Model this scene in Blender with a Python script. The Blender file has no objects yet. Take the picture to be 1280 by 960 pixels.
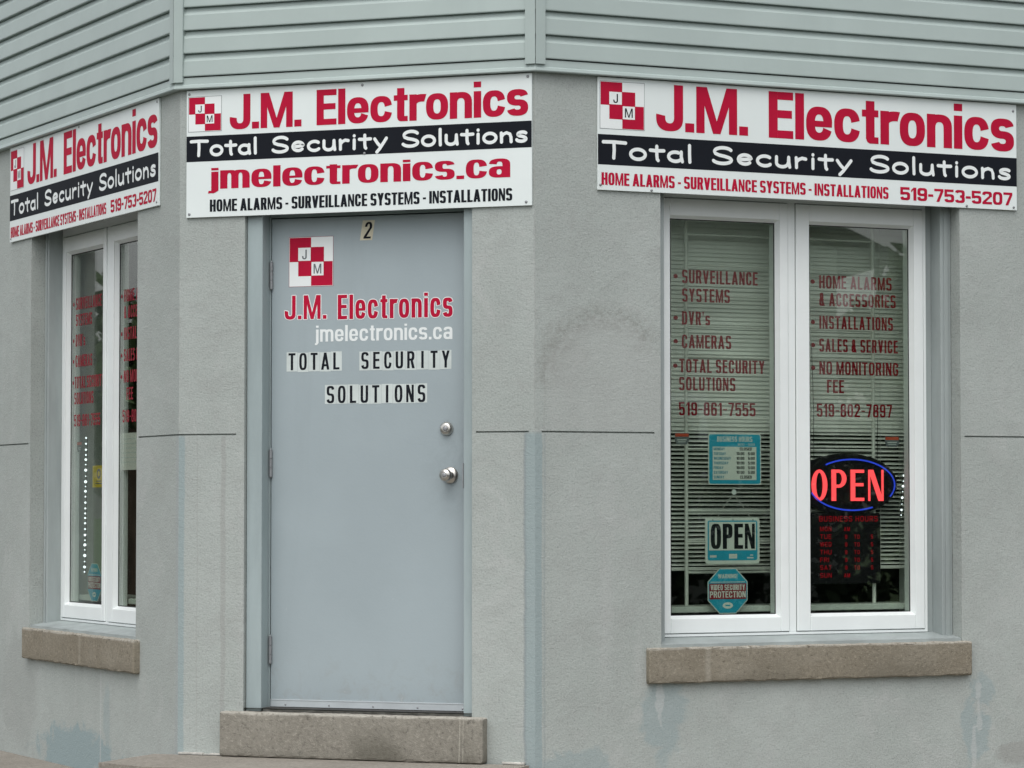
import bpy, bmesh, math, random
from mathutils import Vector, Matrix
R = math.radians
random.seed(7)
sc = bpy.context.scene
col = sc.collection

# ------------------------------------------------------------------ camera
CAM = (5.8198, -11.7428, 0.8676)
cam = bpy.data.cameras.new('camera')
camo = bpy.data.objects.new('camera', cam); col.objects.link(camo)
camo.location = CAM
camo.rotation_mode = 'XYZ'
camo.rotation_euler = (R(90 + 2.348), R(0.012), R(19.995))
cam.sensor_fit = 'HORIZONTAL'; cam.sensor_width = 36.0
cam.lens = 36.0 * 3731.78 / 1280.0
cam.clip_start = 0.1; cam.clip_end = 800
sc.camera = camo

# ------------------------------------------------------------------ sky, sun, exposure
SUN_EL, SUN_AZ = 60, 172        # azimuth clockwise from +Y
w = bpy.data.worlds.new('World'); sc.world = w; w.use_nodes = True
nt = w.node_tree; nt.nodes.clear()
sky = nt.nodes.new('ShaderNodeTexSky'); sky.sky_type = 'NISHITA'; sky.sun_disc = False
sky.sun_elevation = R(SUN_EL); sky.sun_rotation = R(SUN_AZ)
sky.air_density = 1.0; sky.dust_density = 3.0; sky.ozone_density = 1.0
hs = nt.nodes.new('ShaderNodeHueSaturation'); hs.inputs['Saturation'].default_value = 0.22
bg = nt.nodes.new('ShaderNodeBackground'); bg.inputs['Strength'].default_value = 0.15
wo = nt.nodes.new('ShaderNodeOutputWorld')
nt.links.new(sky.outputs[0], hs.inputs['Color']); nt.links.new(hs.outputs[0], bg.inputs['Color'])
nt.links.new(bg.outputs[0], wo.inputs['Surface'])
sl = bpy.data.lights.new('sun', 'SUN'); sl.energy = 0.75; sl.angle = R(75); sl.color = (1.0, 0.975, 0.94)
so = bpy.data.objects.new('sun', sl); col.objects.link(so)
d = Vector((math.sin(R(SUN_AZ)) * math.cos(R(SUN_EL)), math.cos(R(SUN_AZ)) * math.cos(R(SUN_EL)), math.sin(R(SUN_EL))))
so.rotation_euler = d.to_track_quat('Z', 'Y').to_euler(); so.location = (0, -20, 25)
vs = sc.view_settings
vs.view_transform = 'Standard'; vs.look = 'None'; vs.exposure = 0.47; vs.gamma = 1; vs.use_curve_mapping = False
sc.cycles.max_bounces = 10; sc.cycles.transparent_max_bounces = 16; sc.cycles.glossy_bounces = 5
sc.cycles.caustics_reflective = False; sc.cycles.caustics_refractive = False

# ------------------------------------------------------------------ wall frames: x to the viewer's right, y inward, z up
AA, CC, W = R(42.553), R(44.861), 1.6498
FR = {'A': ((0, 0, 0), -AA), 'B': ((0, 0, 0), 0.0), 'C': ((W, 0, 0), CC), 'O': ((0, 0, 0), 0.0)}
def frame_matrix(pl):
    o, rz = FR[pl]
    return Matrix.Translation(o) @ Matrix.Rotation(rz, 4, 'Z')

SH = {}
class MB:
    """collects geometry for ONE mesh object, in the coordinates of a wall frame"""
    def __init__(self): self.v = []; self.f = []; self.sm = []
    def add(self, vs_, fs, smooth=False):
        b = len(self.v); self.v += [tuple(p) for p in vs_]
        for f in fs: self.f.append(tuple(i + b for i in f)); self.sm.append(smooth)
    def box(self, x0, x1, y0, y1, z0, z1, bev=0.0, seg=2):
        bm = bmesh.new(); bmesh.ops.create_cube(bm, size=1)
        for v in bm.verts:
            v.co = Vector((x0 + (v.co.x + .5) * (x1 - x0), y0 + (v.co.y + .5) * (y1 - y0), z0 + (v.co.z + .5) * (z1 - z0)))
        if bev: bmesh.ops.bevel(bm, geom=bm.edges[:], offset=bev, segments=seg, affect='EDGES', profile=.5)
        self.addbm(bm)
        return self
    def addbm(self, bm, smooth=False):
        bm.verts.index_update()
        self.add([v.co[:] for v in bm.verts], [[v.index for v in f.verts] for f in bm.faces], smooth); bm.free()
    def flat(self, pts, y):                     # polygon in the wall plane facing outward
        self.add([(p[0], y, p[1]) for p in pts], [tuple(range(len(pts)))])
    def lathe(self, c, prof, seg=28, axis='y'):   # profile [(r, along)], axis y outward negative
        vv = []; ff = []
        for (r, a) in prof:
            for k in range(seg):
                t = 2 * math.pi * k / seg
                if axis == 'y': vv.append((c[0] + r * math.cos(t), c[1] + a, c[2] + r * math.sin(t)))
                else: vv.append((c[0] + r * math.cos(t), c[1] + r * math.sin(t), c[2] + a))
        n = len(prof)
        for i in range(n - 1):
            for k in range(seg):
                ff.append((i * seg + k, i * seg + (k + 1) % seg, (i + 1) * seg + (k + 1) % seg, (i + 1) * seg + k))
        self.add(vv, ff, True)
        self.add(vv[-seg:], [tuple(range(seg))]); self.add(vv[:seg], [tuple(range(seg - 1, -1, -1))])
    def tube(self, pts, r, seg=8):
        pts = [Vector(p) for p in pts]; vv = []; ff = []
        for i, p in enumerate(pts):
            t = (pts[min(i + 1, len(pts) - 1)] - pts[max(i - 1, 0)]).normalized()
            u = t.cross(Vector((0, 0, 1)) if abs(t.z) < .9 else Vector((0, 1, 0))).normalized(); v = t.cross(u)
            rr = r[i] if isinstance(r, (list, tuple)) else r
            for k in range(seg):
                a = 2 * math.pi * k / seg; vv.append(p + u * rr * math.cos(a) + v * rr * math.sin(a))
        for i in range(len(pts) - 1):
            for k in range(seg):
                ff.append((i * seg + k, i * seg + (k + 1) % seg, (i + 1) * seg + (k + 1) % seg, (i + 1) * seg + k))
        self.add(vv, ff, True)
        self.add(vv[:seg], [tuple(range(seg))]); self.add(vv[-seg:], [tuple(range(seg))])
    def build(self, name, m, parent=None, plane=None, shift=None, fix=True):
        s = shift if shift is not None else (SH.get(parent.name, (0, 0, 0)) if parent else (0, 0, 0))
        me = bpy.data.meshes.new(name)
        me.from_pydata([(p[0] - s[0], p[1] - s[1], p[2] - s[2]) for p in self.v], [], self.f)
        me.polygons.foreach_set('use_smooth', self.sm)
        if fix:
            bm = bmesh.new(); bm.from_mesh(me); bmesh.ops.recalc_face_normals(bm, faces=bm.faces[:]); bm.to_mesh(me); bm.free()
        me.materials.append(m); me.update()
        o = bpy.data.objects.new(name, me); col.objects.link(o)
        if parent: o.parent = parent
        if plane:
            o.location = FR[plane][0]; o.rotation_euler = (0, 0, FR[plane][1])
        SH[o.name] = s
        return o

def tag(o, label, cat, group=None):
    o['label'] = label
    if cat: o['category'] = cat
    if group: o['group'] = group
    return o
def struct(o): o['kind'] = 'structure'; return o
def thing(name, plane, at, label, cat, group=None):
    o = bpy.data.objects.new(name, None); col.objects.link(o); o.empty_display_size = .1
    o.location = (frame_matrix(plane) @ Vector(at)); o.rotation_euler = (0, 0, FR[plane][1])
    SH[o.name] = at
    return tag(o, label, cat, group)

# ------------------------------------------------------------------ materials
class NG:
    def __init__(self, name):
        self.m = bpy.data.materials.new(name); self.m.use_nodes = True
        self.t = self.m.node_tree; self.t.nodes.clear()
        self.out = self.t.nodes.new('ShaderNodeOutputMaterial')
    def n(self, typ, **kw):
        nd = self.t.nodes.new(typ)
        for k, v in kw.items(): setattr(nd, k, v)
        return nd
    def put(self, sock, val):
        if isinstance(val, bpy.types.NodeSocket): self.t.links.new(val, sock)
        else:
            if sock.type == 'RGBA' and len(val) == 3: val = (*val, 1)
            sock.default_value = val
    def math(self, op, a, b=0.0, clamp=False):
        nd = self.n('ShaderNodeMath', operation=op); nd.use_clamp = clamp
        self.put(nd.inputs[0], a); self.put(nd.inputs[1], b); return nd.outputs[0]
    def sm(self, v, a, b, lo=0.0, hi=1.0):
        nd = self.n('ShaderNodeMapRange', interpolation_type='SMOOTHSTEP')
        if a > b: a, b, lo, hi = b, a, hi, lo
        self.put(nd.inputs[0], v); nd.inputs[1].default_value = a; nd.inputs[2].default_value = b
        nd.inputs[3].default_value = lo; nd.inputs[4].default_value = hi; return nd.outputs[0]
    def coord(self):
        return self.n('ShaderNodeTexCoord').outputs['Object']
    def xyz(self, v):
        s = self.n('ShaderNodeSeparateXYZ'); self.put(s.inputs[0], v); return s.outputs[0], s.outputs[1], s.outputs[2]
    def noise(self, v, scale, detail=4, rough=.55, dist=0.0, st=None):
        if st:
            mp = self.n('ShaderNodeMapping'); self.put(mp.inputs[0], v); mp.inputs[3].default_value = st; v = mp.outputs[0]
        nd = self.n('ShaderNodeTexNoise'); self.put(nd.inputs['Vector'], v)
        nd.inputs['Scale'].default_value = scale; nd.inputs['Detail'].default_value = detail
        nd.inputs['Roughness'].default_value = rough; nd.inputs['Distortion'].default_value = dist
        return nd.outputs[0]
    def mix(self, fac, a, b, blend='MIX'):
        nd = self.n('ShaderNodeMix', data_type='RGBA', blend_type=blend)
        self.put(nd.inputs[0], fac); self.put(nd.inputs[6], a); self.put(nd.inputs[7], b); return nd.outputs[2]
    def bump(self, h, strength, dist=.01, prev=None):
        nd = self.n('ShaderNodeBump'); self.put(nd.inputs['Height'], h); nd.inputs['Strength'].default_value = strength
        nd.inputs['Distance'].default_value = dist
        if prev is not None: self.put(nd.inputs['Normal'], prev)
        return nd.outputs[0]
    def principled(self, color, rough=.6, normal=None, spec=.5, metal=0.0, **kw):
        p = self.n('ShaderNodeBsdfPrincipled'); self.put(p.inputs['Base Color'], color); self.put(p.inputs['Roughness'], rough)
        p.inputs['Specular IOR Level'].default_value = spec; p.inputs['Metallic'].default_value = metal
        if normal is not None: self.put(p.inputs['Normal'], normal)
        for k, v in kw.items(): self.put(p.inputs[k], v)
        self.t.links.new(p.outputs[0], self.out.inputs[0]); return p

def srgb(r, g, b):
    f = lambda c: c / 12.92 if c <= .04045 else ((c + .055) / 1.055) ** 2.4
    return (f(r / 255), f(g / 255), f(b / 255))

def simple(name, c, rough=.5, var=.06, scale=6, bump=0.0, bscale=200, spec=.4, metal=0.0, st=None, grime=0.0):
    g = NG(name); v = g.coord()
    n1 = g.noise(v, scale, 5, .6, st=st)
    dark = tuple(x * (1 - var * 1.6) for x in c); lite = tuple(min(1, x * (1 + var)) for x in c)
    cc = g.mix(g.sm(n1, .3, .7), dark, lite)
    if grime:
        gn = g.noise(v, 3.0, 6, .7, .4, st=(1, 1, .25))
        cc = g.mix(g.math('MULTIPLY', g.sm(gn, .5, .78), grime), cc, tuple(x * .55 for x in c))
    nm = g.bump(g.noise(v, bscale, 3, .6), bump, .004) if bump else None
    g.principled(cc, rough, nm, spec, metal)
    return g.m

def stucco(name, plane):
    g = NG(name); v = g.coord(); x, y, z = g.xyz(v)
    big = g.noise(v, 1.3, 5, .6, .3); mid = g.noise(v, 9, 5, .65, .6); fine = g.noise(v, 130, 3, .7); vert = g.noise(v, 5, 4, .6, .2, st=(1, 1, .12))
    c = g.mix(g.sm(big, .3, .72), (.322, .358, .336), (.388, .426, .404))
    c = g.mix(g.math('MULTIPLY', g.sm(mid, .40, .72), .45), c, (.295, .312, .298))
    blot = g.noise(v, 3.2, 6, .7, 1.2); c = g.mix(g.math('MULTIPLY', g.sm(blot, .52, .70), .5), c, (.425, .445, .43)); c = g.mix(g.math('MULTIPLY', g.sm(blot, .44, .30), .45), c, (.29, .305, .29))
    c = g.mix(g.math('MULTIPLY', g.sm(vert, .55, .8), .28), c, (.45, .455, .45))
    speck = g.sm(fine, .32, .68)
    c = g.mix(g.math('MULTIPLY', speck, .45), c, (.46, .48, .46))
    c = g.mix(g.math('MULTIPLY', g.sm(fine, .46, .30), .6), c, (.235, .245, .235))
    h2 = None
    def blob(c, cx, cz, rx, rz, colr, k, warp=.5):
        dx = g.math('DIVIDE', g.math('SUBTRACT', x, cx), rx); dz = g.math('DIVIDE', g.math('SUBTRACT', z, cz), rz)
        r = g.math('SQRT', g.math('ADD', g.math('MULTIPLY', dx, dx), g.math('MULTIPLY', dz, dz)))
        r = g.math('ADD', r, g.math('MULTIPLY', g.math('SUBTRACT', mid, .5), warp * 3))
        return g.mix(g.math('MULTIPLY', g.sm(r, 1.1, .75), k), c, colr)
    blue = (.265, .335, .345); pale = (.47, .49, .48); warmd = (.27, .265, .25)
    # painted corner strips below the joint line
    edge = {'A': (0.0, 1), 'C': (0.0, -1)}
    wob = g.math('MULTIPLY', g.math('SUBTRACT', g.noise(v, 7, 3, .6), .5), .02)
    xw = g.math('ADD', x, wob)
    low = g.sm(z, 1.185, 1.165)
    def strip(c, x0, x1, colr, k, lo=low):
        m = g.math('MULTIPLY', g.sm(xw, x0, x0 + .008), g.sm(xw, x1, x1 - .008))
        return g.mix(g.math('MULTIPLY', g.math('MULTIPLY', m, lo), k), c, colr)
    if plane == 'B':
        c = strip(c, -.1, .032, blue, .72); c = strip(c, W - .05, W + .1, blue, .7); c = strip(c, W - .055, W - .035, (.24, .27, .275), .6)
        c = strip(c, .085, .095, warmd, .6); c = strip(c, .20, .23, (.30, .305, .29), .5)
        c = strip(c, W - .008, W + .1, (.26, .26, .25), .35, g.sm(z, 1.15, 1.2))
    if plane == 'A':
        c = strip(c, -.035, .1, (.34, .37, .37), .5)
        c = blob(c, -1.35, -.30, .55, .13, blue, .9, .7); c = blob(c, -.9, -.1, .05, .16, blue, .4)
        c = blob(c, -2.2, -.05, .3, .3, (.31, .325, .31), .5)
        c = strip(c, -1.0, -.975, pale, .5, g.sm(z, .13, .1))
    if plane == 'C':
        c = strip(c, -.1, .035, blue, .72); c = strip(c, .035, .05, (.24, .28, .285), .45)
        # repaired patch: a trowelled arc above the joint line
        dx = g.math('SUBTRACT', x, .33); dz = g.math('MULTIPLY', g.math('SUBTRACT', z, 1.36), .92)
        rr = g.math('SQRT', g.math('ADD', g.math('MULTIPLY', dx, dx), g.math('MULTIPLY', dz, dz)))
        rr = g.math('ADD', rr, g.math('MULTIPLY', g.math('SUBTRACT', mid, .5), .10))
        ang = g.math('ARCTAN2', dz, dx)
        arc = g.math('MULTIPLY', g.math('MULTIPLY', g.sm(rr, .20, .29), g.sm(rr, .37, .30)), g.math('MULTIPLY', g.sm(ang, .35, .9), g.sm(z, 1.3, 1.42)))
        arc = g.math('MULTIPLY', arc, g.sm(ang, 3.4, 2.9))
        rough_n = g.sm(g.noise(v, 40, 4, .7, .5), .35, .7)
        c = g.mix(g.math('MULTIPLY', g.math('MULTIPLY', arc, rough_n), .55), c, (.21, .21, .19))
        c = blob(c, .14, 1.50, .10, .10, warmd, .16, 1.4)
        inside = g.math('MULTIPLY', g.sm(rr, .30, .27), g.sm(z, 1.19, 1.2))
        c = g.mix(g.math('MULTIPLY', inside, .25), c, (.42, .43, .415))
        c = strip(c, .04, .05, warmd, .55, g.math('MULTIPLY', g.sm(z, 1.19, 1.2), g.sm(z, 1.6, 1.45)))
        c = blob(c, .60, -.03, .11, .17, blue, .55, .6); c = blob(c, .585, .01, .022, .10, pale, .55, 1.1)
        c = blob(c, 2.21, .03, .06, .10, blue, .5, .8); c = blob(c, 2.17, -.13, .07, .14, blue, .55, .8); c = blob(c, 2.19, -.02, .018, .13, pale, .5, 1.2); c = blob(c, 2.165, -.2, .014, .12, pale, .5, 1.2)
        c = blob(c, .22, -.26, .20, .10, blue, .5, .8); c = blob(c, 2.4, -.24, .12, .06, warmd, .5, .6)
        h2 = arc
    hgt = g.math('ADD', g.math('MULTIPLY', fine, .5), g.math('MULTIPLY', g.noise(v, 38, 4, .6, 1.2, st=(1, 1, 2.4)), .6))
    if h2: hgt = g.math('ADD', hgt, g.math('MULTIPLY', h2, .4))
    swirl = g.noise(v, 14, 3, .5, 2.5)
    nm = g.bump(g.math('ADD', hgt, g.math('MULTIPLY', swirl, .8)), .42, .006)
    g.principled(c, .9, nm, .2)
    return g.m

def concrete(name, c, c2, scale=45, wear=None):
    g = NG(name); v = g.coord()
    a = g.noise(v, 3.5, 6, .65, .3); f = g.noise(v, scale, 4, .7); f2 = g.noise(v, 190, 2, .7)
    cc = g.mix(g.sm(a, .3, .7), c, c2)
    cc = g.mix(g.math('MULTIPLY', g.sm(f, .52, .74), .6), cc, tuple(x * 1.55 for x in c2))
    cc = g.mix(g.math('MULTIPLY', g.sm(f, .46, .28), .7), cc, tuple(x * .45 for x in c))
    cc = g.mix(g.math('MULTIPLY', g.sm(f2, .60, .75), .55), cc, (.5, .47, .42))
    if wear:
        x, y, z = g.xyz(v); top, bot, stains, pales = wear
        nx = g.math('MULTIPLY', g.math('SUBTRACT', a, .5), .06)
        edge = g.math('MULTIPLY', g.sm(g.math('ADD', z, g.math('MULTIPLY', nx, .35)), top - .014, top - .004), g.sm(f, .30, .55))
        cc = g.mix(g.math('MULTIPLY', edge, .6), cc, (.46, .44, .39))
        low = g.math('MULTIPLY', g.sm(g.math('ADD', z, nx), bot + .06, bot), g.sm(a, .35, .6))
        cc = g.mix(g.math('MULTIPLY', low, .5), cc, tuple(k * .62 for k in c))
        for (sx, wd, k_) in stains:
            m_ = g.math('MULTIPLY', g.sm(g.math('ABSOLUTE', g.math('SUBTRACT', g.math('ADD', x, g.math('MULTIPLY', nx, 3.5)), sx)), wd, wd * .3), g.sm(g.math('ADD', z, nx), top, bot + .02))
            cc = g.mix(g.math('MULTIPLY', m_, k_), cc, (.10, .095, .075))
        for (sx, wd, k_) in pales:
            m_ = g.sm(g.math('ABSOLUTE', g.math('SUBTRACT', g.math('ADD', x, g.math('MULTIPLY', nx, .6)), sx)), wd, wd * .2)
            cc = g.mix(g.math('MULTIPLY', m_, k_), cc, (.45, .43, .37))
    g.principled(cc, .93, g.bump(g.math('ADD', f, g.math('MULTIPLY', f2, .5)), .6, .008), .2)
    return g.m

def doormat(c, *a, **k):
    g = NG('painted_steel_door'); v = g.coord(); x, y, z = g.xyz(v)
    n1 = g.noise(v, 1.6, 5, .6); fine = g.noise(v, 90, 3, .6); st = g.noise(v, 4, 5, .65, .3, st=(1.5, 1, .18)); sc = g.noise(v, 16, 6, .75, .5)
    cc = g.mix(g.sm(n1, .3, .7), tuple(k * .955 for k in c), tuple(k * 1.03 for k in c))
    cc = g.mix(g.math('MULTIPLY', g.sm(st, .52, .78), .22), cc, tuple(k * .78 for k in c))
    dx = g.math('SUBTRACT', x, 1.245); dz = g.math('SUBTRACT', z, 1.03)
    rr = g.math('SQRT', g.math('ADD', g.math('MULTIPLY', dx, dx), g.math('MULTIPLY', g.math('MULTIPLY', dz, dz), .35)))
    hand = g.math('MULTIPLY', g.sm(rr, .20, .04), g.sm(sc, .35, .65))
    cc = g.mix(g.math('MULTIPLY', hand, .28), cc, tuple(k * .62 for k in c))
    kick = g.math('MULTIPLY', g.sm(z, .32, .02), g.sm(sc, .46, .70))
    cc = g.mix(g.math('MULTIPLY', kick, .34), cc, (.25, .24, .22))
    scr = g.math('MULTIPLY', g.sm(sc, .66, .72), g.sm(z, 1.0, .4))
    cc = g.mix(g.math('MULTIPLY', scr, .35), cc, (.55, .58, .58))
    g.principled(cc, g.sm(sc, .3, .7, .38, .52), g.bump(g.math('ADD', fine, g.math('MULTIPLY', n1, 6)), .10, .004), .45); return g.m
def emit(name, c, s):
    g = NG(name); e = g.n('ShaderNodeEmission'); g.put(e.inputs[0], c); e.inputs[1].default_value = s
    g.t.links.new(e.outputs[0], g.out.inputs[0]); return g.m

def glass(name, wav=.02):
    g = NG(name); v = g.coord()
    geo = g.n('ShaderNodeNewGeometry')
    h = g.noise(v, 2.2, 2, .4)
    nm = g.bump(h, wav, .05)
    dt = g.n('ShaderNodeVectorMath', operation='DOT_PRODUCT'); g.put(dt.inputs[0], geo.outputs['Incoming']); g.put(dt.inputs[1], geo.outputs['Normal'])
    ct = g.math('ABSOLUTE', dt.outputs['Value'])
    F = g.math('ADD', .10, g.math('MULTIPLY', .88, g.math('POWER', g.math('SUBTRACT', 1, ct), 5.0)), True)
    tr = g.n('ShaderNodeBsdfTransparent'); tr.inputs[0].default_value = (.88, .915, .88, 1)
    gl = g.n('ShaderNodeBsdfGlossy'); gl.inputs['Roughness'].default_value = .012; g.put(gl.inputs['Normal'], nm)
    mx = g.n('ShaderNodeMixShader'); g.put(mx.inputs[0], F); g.t.links.new(tr.outputs[0], mx.inputs[1]); g.t.links.new(gl.outputs[0], mx.inputs[2])
    g.t.links.new(mx.outputs[0], g.out.inputs[0]); return g.m

RED = (.46, .008, .040)
M = dict(
    siding=simple('vinyl_siding', (.395, .465, .445), .45, .03, 2.5, .06, 90, .35, grime=.10),
    trim=simple('painted_grey_trim', (.335, .40, .405), .5, .07, 7, .12, 60, .4, st=(1, 1, .2), grime=.2),
    trimw=simple('painted_timber_trim', (.34, .38, .375), .55, .09, 7, .2, 60, .35, st=(1, 1, .2), grime=.3),
    reveal=simple('reveal_render', (.27, .275, .26), .9, .10, 8, .4, 120, .2, grime=.3),
    door=doormat((.335, .395, .415), .42, .035, 1.6, .05, 140, .45, grime=.08),
    upvc=simple('white_vinyl_frame', (.80, .84, .83), .35, .02, 4, 0, 100, .45, grime=.08),
    gap=simple('black_rubber_and_shadow_gap', (.012, .013, .014), .8, .1, 5),  # black rubber; also painted shadow in the door and sash gaps
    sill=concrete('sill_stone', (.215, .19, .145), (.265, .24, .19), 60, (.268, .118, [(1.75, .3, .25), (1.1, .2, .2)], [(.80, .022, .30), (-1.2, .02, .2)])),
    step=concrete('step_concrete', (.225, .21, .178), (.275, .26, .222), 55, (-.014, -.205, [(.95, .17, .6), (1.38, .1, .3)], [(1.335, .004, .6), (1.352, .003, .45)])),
    whitewash=simple('limewashed_edge', (.55, .54, .50), .9, .2, 20, .5, 60, .2),
    alu=simple('mill_aluminium', (.62, .67, .69), .38, .05, 8, 0, 100, .5, .55),
    steel=simple('satin_nickel', (.58, .56, .52), .28, .05, 20, 0, 100, .5, .95),
    brass=simple('worn_brass', (.45, .38, .24), .3, .05, 20, 0, 100, .5, .9),
    screw=simple('zinc_screw', (.30, .31, .32), .45, .05, 50, 0, 100, .5, .5),
    signw=simple('white_sign_board', (.755, .815, .80), .38, .018, 1.5, 0, 100, .4, grime=.05),
    red=simple('red_vinyl', RED, .55, .05, 5, 0, 100, .10),
    winred=simple('window_red_vinyl', (.24, .010, .022), .45, .06, 8, 0, 100, .10),
    black=simple('black_vinyl', (.010, .012, .017), .55, .06, 4, 0, 100, .10),
    white=simple('white_vinyl', (.80, .84, .83), .42, .02, 5, 0, 100, .35),
    cream=simple('aged_cream_sticker', (.60, .56, .42), .5, .06, 12),
    offwhite=simple('grey_white_sticker', (.58, .64, .62), .5, .05, 12),
    letterdark=simple('dark_grey_vinyl', (.13, .15, .16), .5, .05, 6),
    teal=simple('cyan_print', (.02, .35, .50), .4, .05, 6),
    tealdark=simple('dark_cyan_print', (.03, .25, .36), .45, .05, 6),
    plaque=simple('plaque_white', (.66, .72, .66), .4, .03, 6),
    maroon=simple('maroon_print', (.25, .015, .03), .45, .05, 6),
    orange=simple('orange_print', (.50, .07, .03), .45, .05, 6),
    yellow=simple('yellow_print', (.70, .52, .03), .45, .05, 6),
    pink=simple('pink_neon_colour', (.65, .04, .16), .5, .05, 6),
    paper=simple('white_paper', (.72, .72, .68), .7, .03, 6),
    blind=simple('blind_slat', (.88, .91, .86), .4, .03, 10, 0, 100, .4),
    grille=simple('white_enamel_bar', (.70, .73, .68), .4, .03, 10),
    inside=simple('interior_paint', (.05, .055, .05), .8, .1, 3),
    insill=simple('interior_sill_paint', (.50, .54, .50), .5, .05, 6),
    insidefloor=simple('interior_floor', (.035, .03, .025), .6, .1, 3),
    neonback=simple('black_acrylic', (.008, .008, .010), .25, .05, 6),
    neonred=emit('neon_red', (1.0, .075, .085), 1.45),
    neonblue=emit('neon_blue', (.045, .10, 1.0), .62),
    ledred=emit('led_red', (1.0, .02, .04), .22),
    bulb=emit('led_white', (.85, .95, 1.0), 2.2),
    asphalt=concrete('asphalt', (.045, .045, .046), (.06, .06, .06), 60),
    pave=concrete('pavement', (.235, .215, .185), (.28, .26, .225), 55),
    kerb=concrete('kerb_stone', (.28, .27, .25), (.33, .32, .30), 35),
    lawn=simple('lawn', (.05, .085, .025), .9, .3, 5, .6, 60, .2),
    brick=None, bluehouse=simple('blue_grey_siding', (.12, .15, .16), .7, .06, 3), housewall=simple('painted_house_siding', (.46, .50, .43), .7, .06, 3), glass=glass('window_glass', .003),
    roofs=simple('roof_shingle', (.075, .072, .075), .9, .2, 12, .6, 40, .2),
    bark=simple('bark', (.09, .07, .05), .95, .25, 14, .9, 30, .1, st=(1, 1, .2)),
)
def brickmat():
    g = NG('brick_wall'); v = g.coord()
    mp = g.n('ShaderNodeMapping'); g.put(mp.inputs[0], v); mp.inputs[2].default_value = (R(90), 0, 0)
    b = g.n('ShaderNodeTexBrick'); g.put(b.inputs['Vector'], mp.outputs[0]); b.inputs['Scale'].default_value = 4.5
    b.inputs['Color1'].default_value = (.22, .10, .065, 1); b.inputs['Color2'].default_value = (.28, .14, .09, 1); b.inputs['Mortar'].default_value = (.35, .32, .28, 1)
    g.principled(b.outputs[0], .9); return g.m
M['brick'] = brickmat()
def leafmat(name, c):
    g = NG(name); v = g.coord(); n = g.noise(v, 1.4, 3)
    cc = g.mix(g.sm(n, .3, .7), tuple(x * .55 for x in c), tuple(x * 1.4 for x in c))
    g.principled(cc, .6, None, .3); return g.m

# ------------------------------------------------------------------ lettering: parametric sign-writing alphabets
def sgnpow(c, e): return math.copysign(abs(c) ** e, c)
class Style:
    def __init__(s, tx, ty, n=2.5, xh=.72, gap=.12, space=.32, nk=1.0): s.tx, s.ty, s.n, s.xh, s.gap, s.space, s.nk = tx, ty, n, xh, gap, space, nk
def ring(st, cx, cy, rx, ry, a0=0, a1=360, tx=None, ty=None):
    tx = st.tx if tx is None else tx; ty = st.ty if ty is None else ty
    n = max(4, int(abs(a1 - a0) / 360 * 40)); e = 2 / st.n; q = []
    P = []
    for i in range(n + 1):
        t = R(a0 + (a1 - a0) * i / n); c, s = sgnpow(math.cos(t), e), sgnpow(math.sin(t), e)
        P.append(((cx + rx * c, cy + ry * s), (cx + max(rx - tx, .004) * c, cy + max(ry - ty, .004) * s)))
    return [[[P[i][0], P[i + 1][0], P[i + 1][1], P[i][1]] for i in range(n)]]
def bar(x0, y0, x1, y1): return [[[(x0, y0), (x1, y0), (x1, y1), (x0, y1)]]]
def poly(*p): return [[list(p)]]
def ang(st, yf): return math.degrees(math.asin(min(1, abs(yf)) ** (st.n / 2)))
def sshape(st, w, h):
    ty = st.ty; ry = (h / 2 + ty / 2) / 2; a = ang(st, .30)
    return ring(st, w / 2, h - ry, w / 2, ry, a, 270) + ring(st, w / 2, ry, w / 2, ry, 180 + a, 450)
def bowl(st, x0, x1, y0, y1):
    rx = min((x1 - x0) * .62, .5); cx = x1 - rx
    return bar(x0, y1 - st.ty, cx, y1) + bar(x0, y0, cx, y0 + st.ty) + ring(st, cx, (y0 + y1) / 2, rx, (y1 - y0) / 2, -90, 90)
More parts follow.
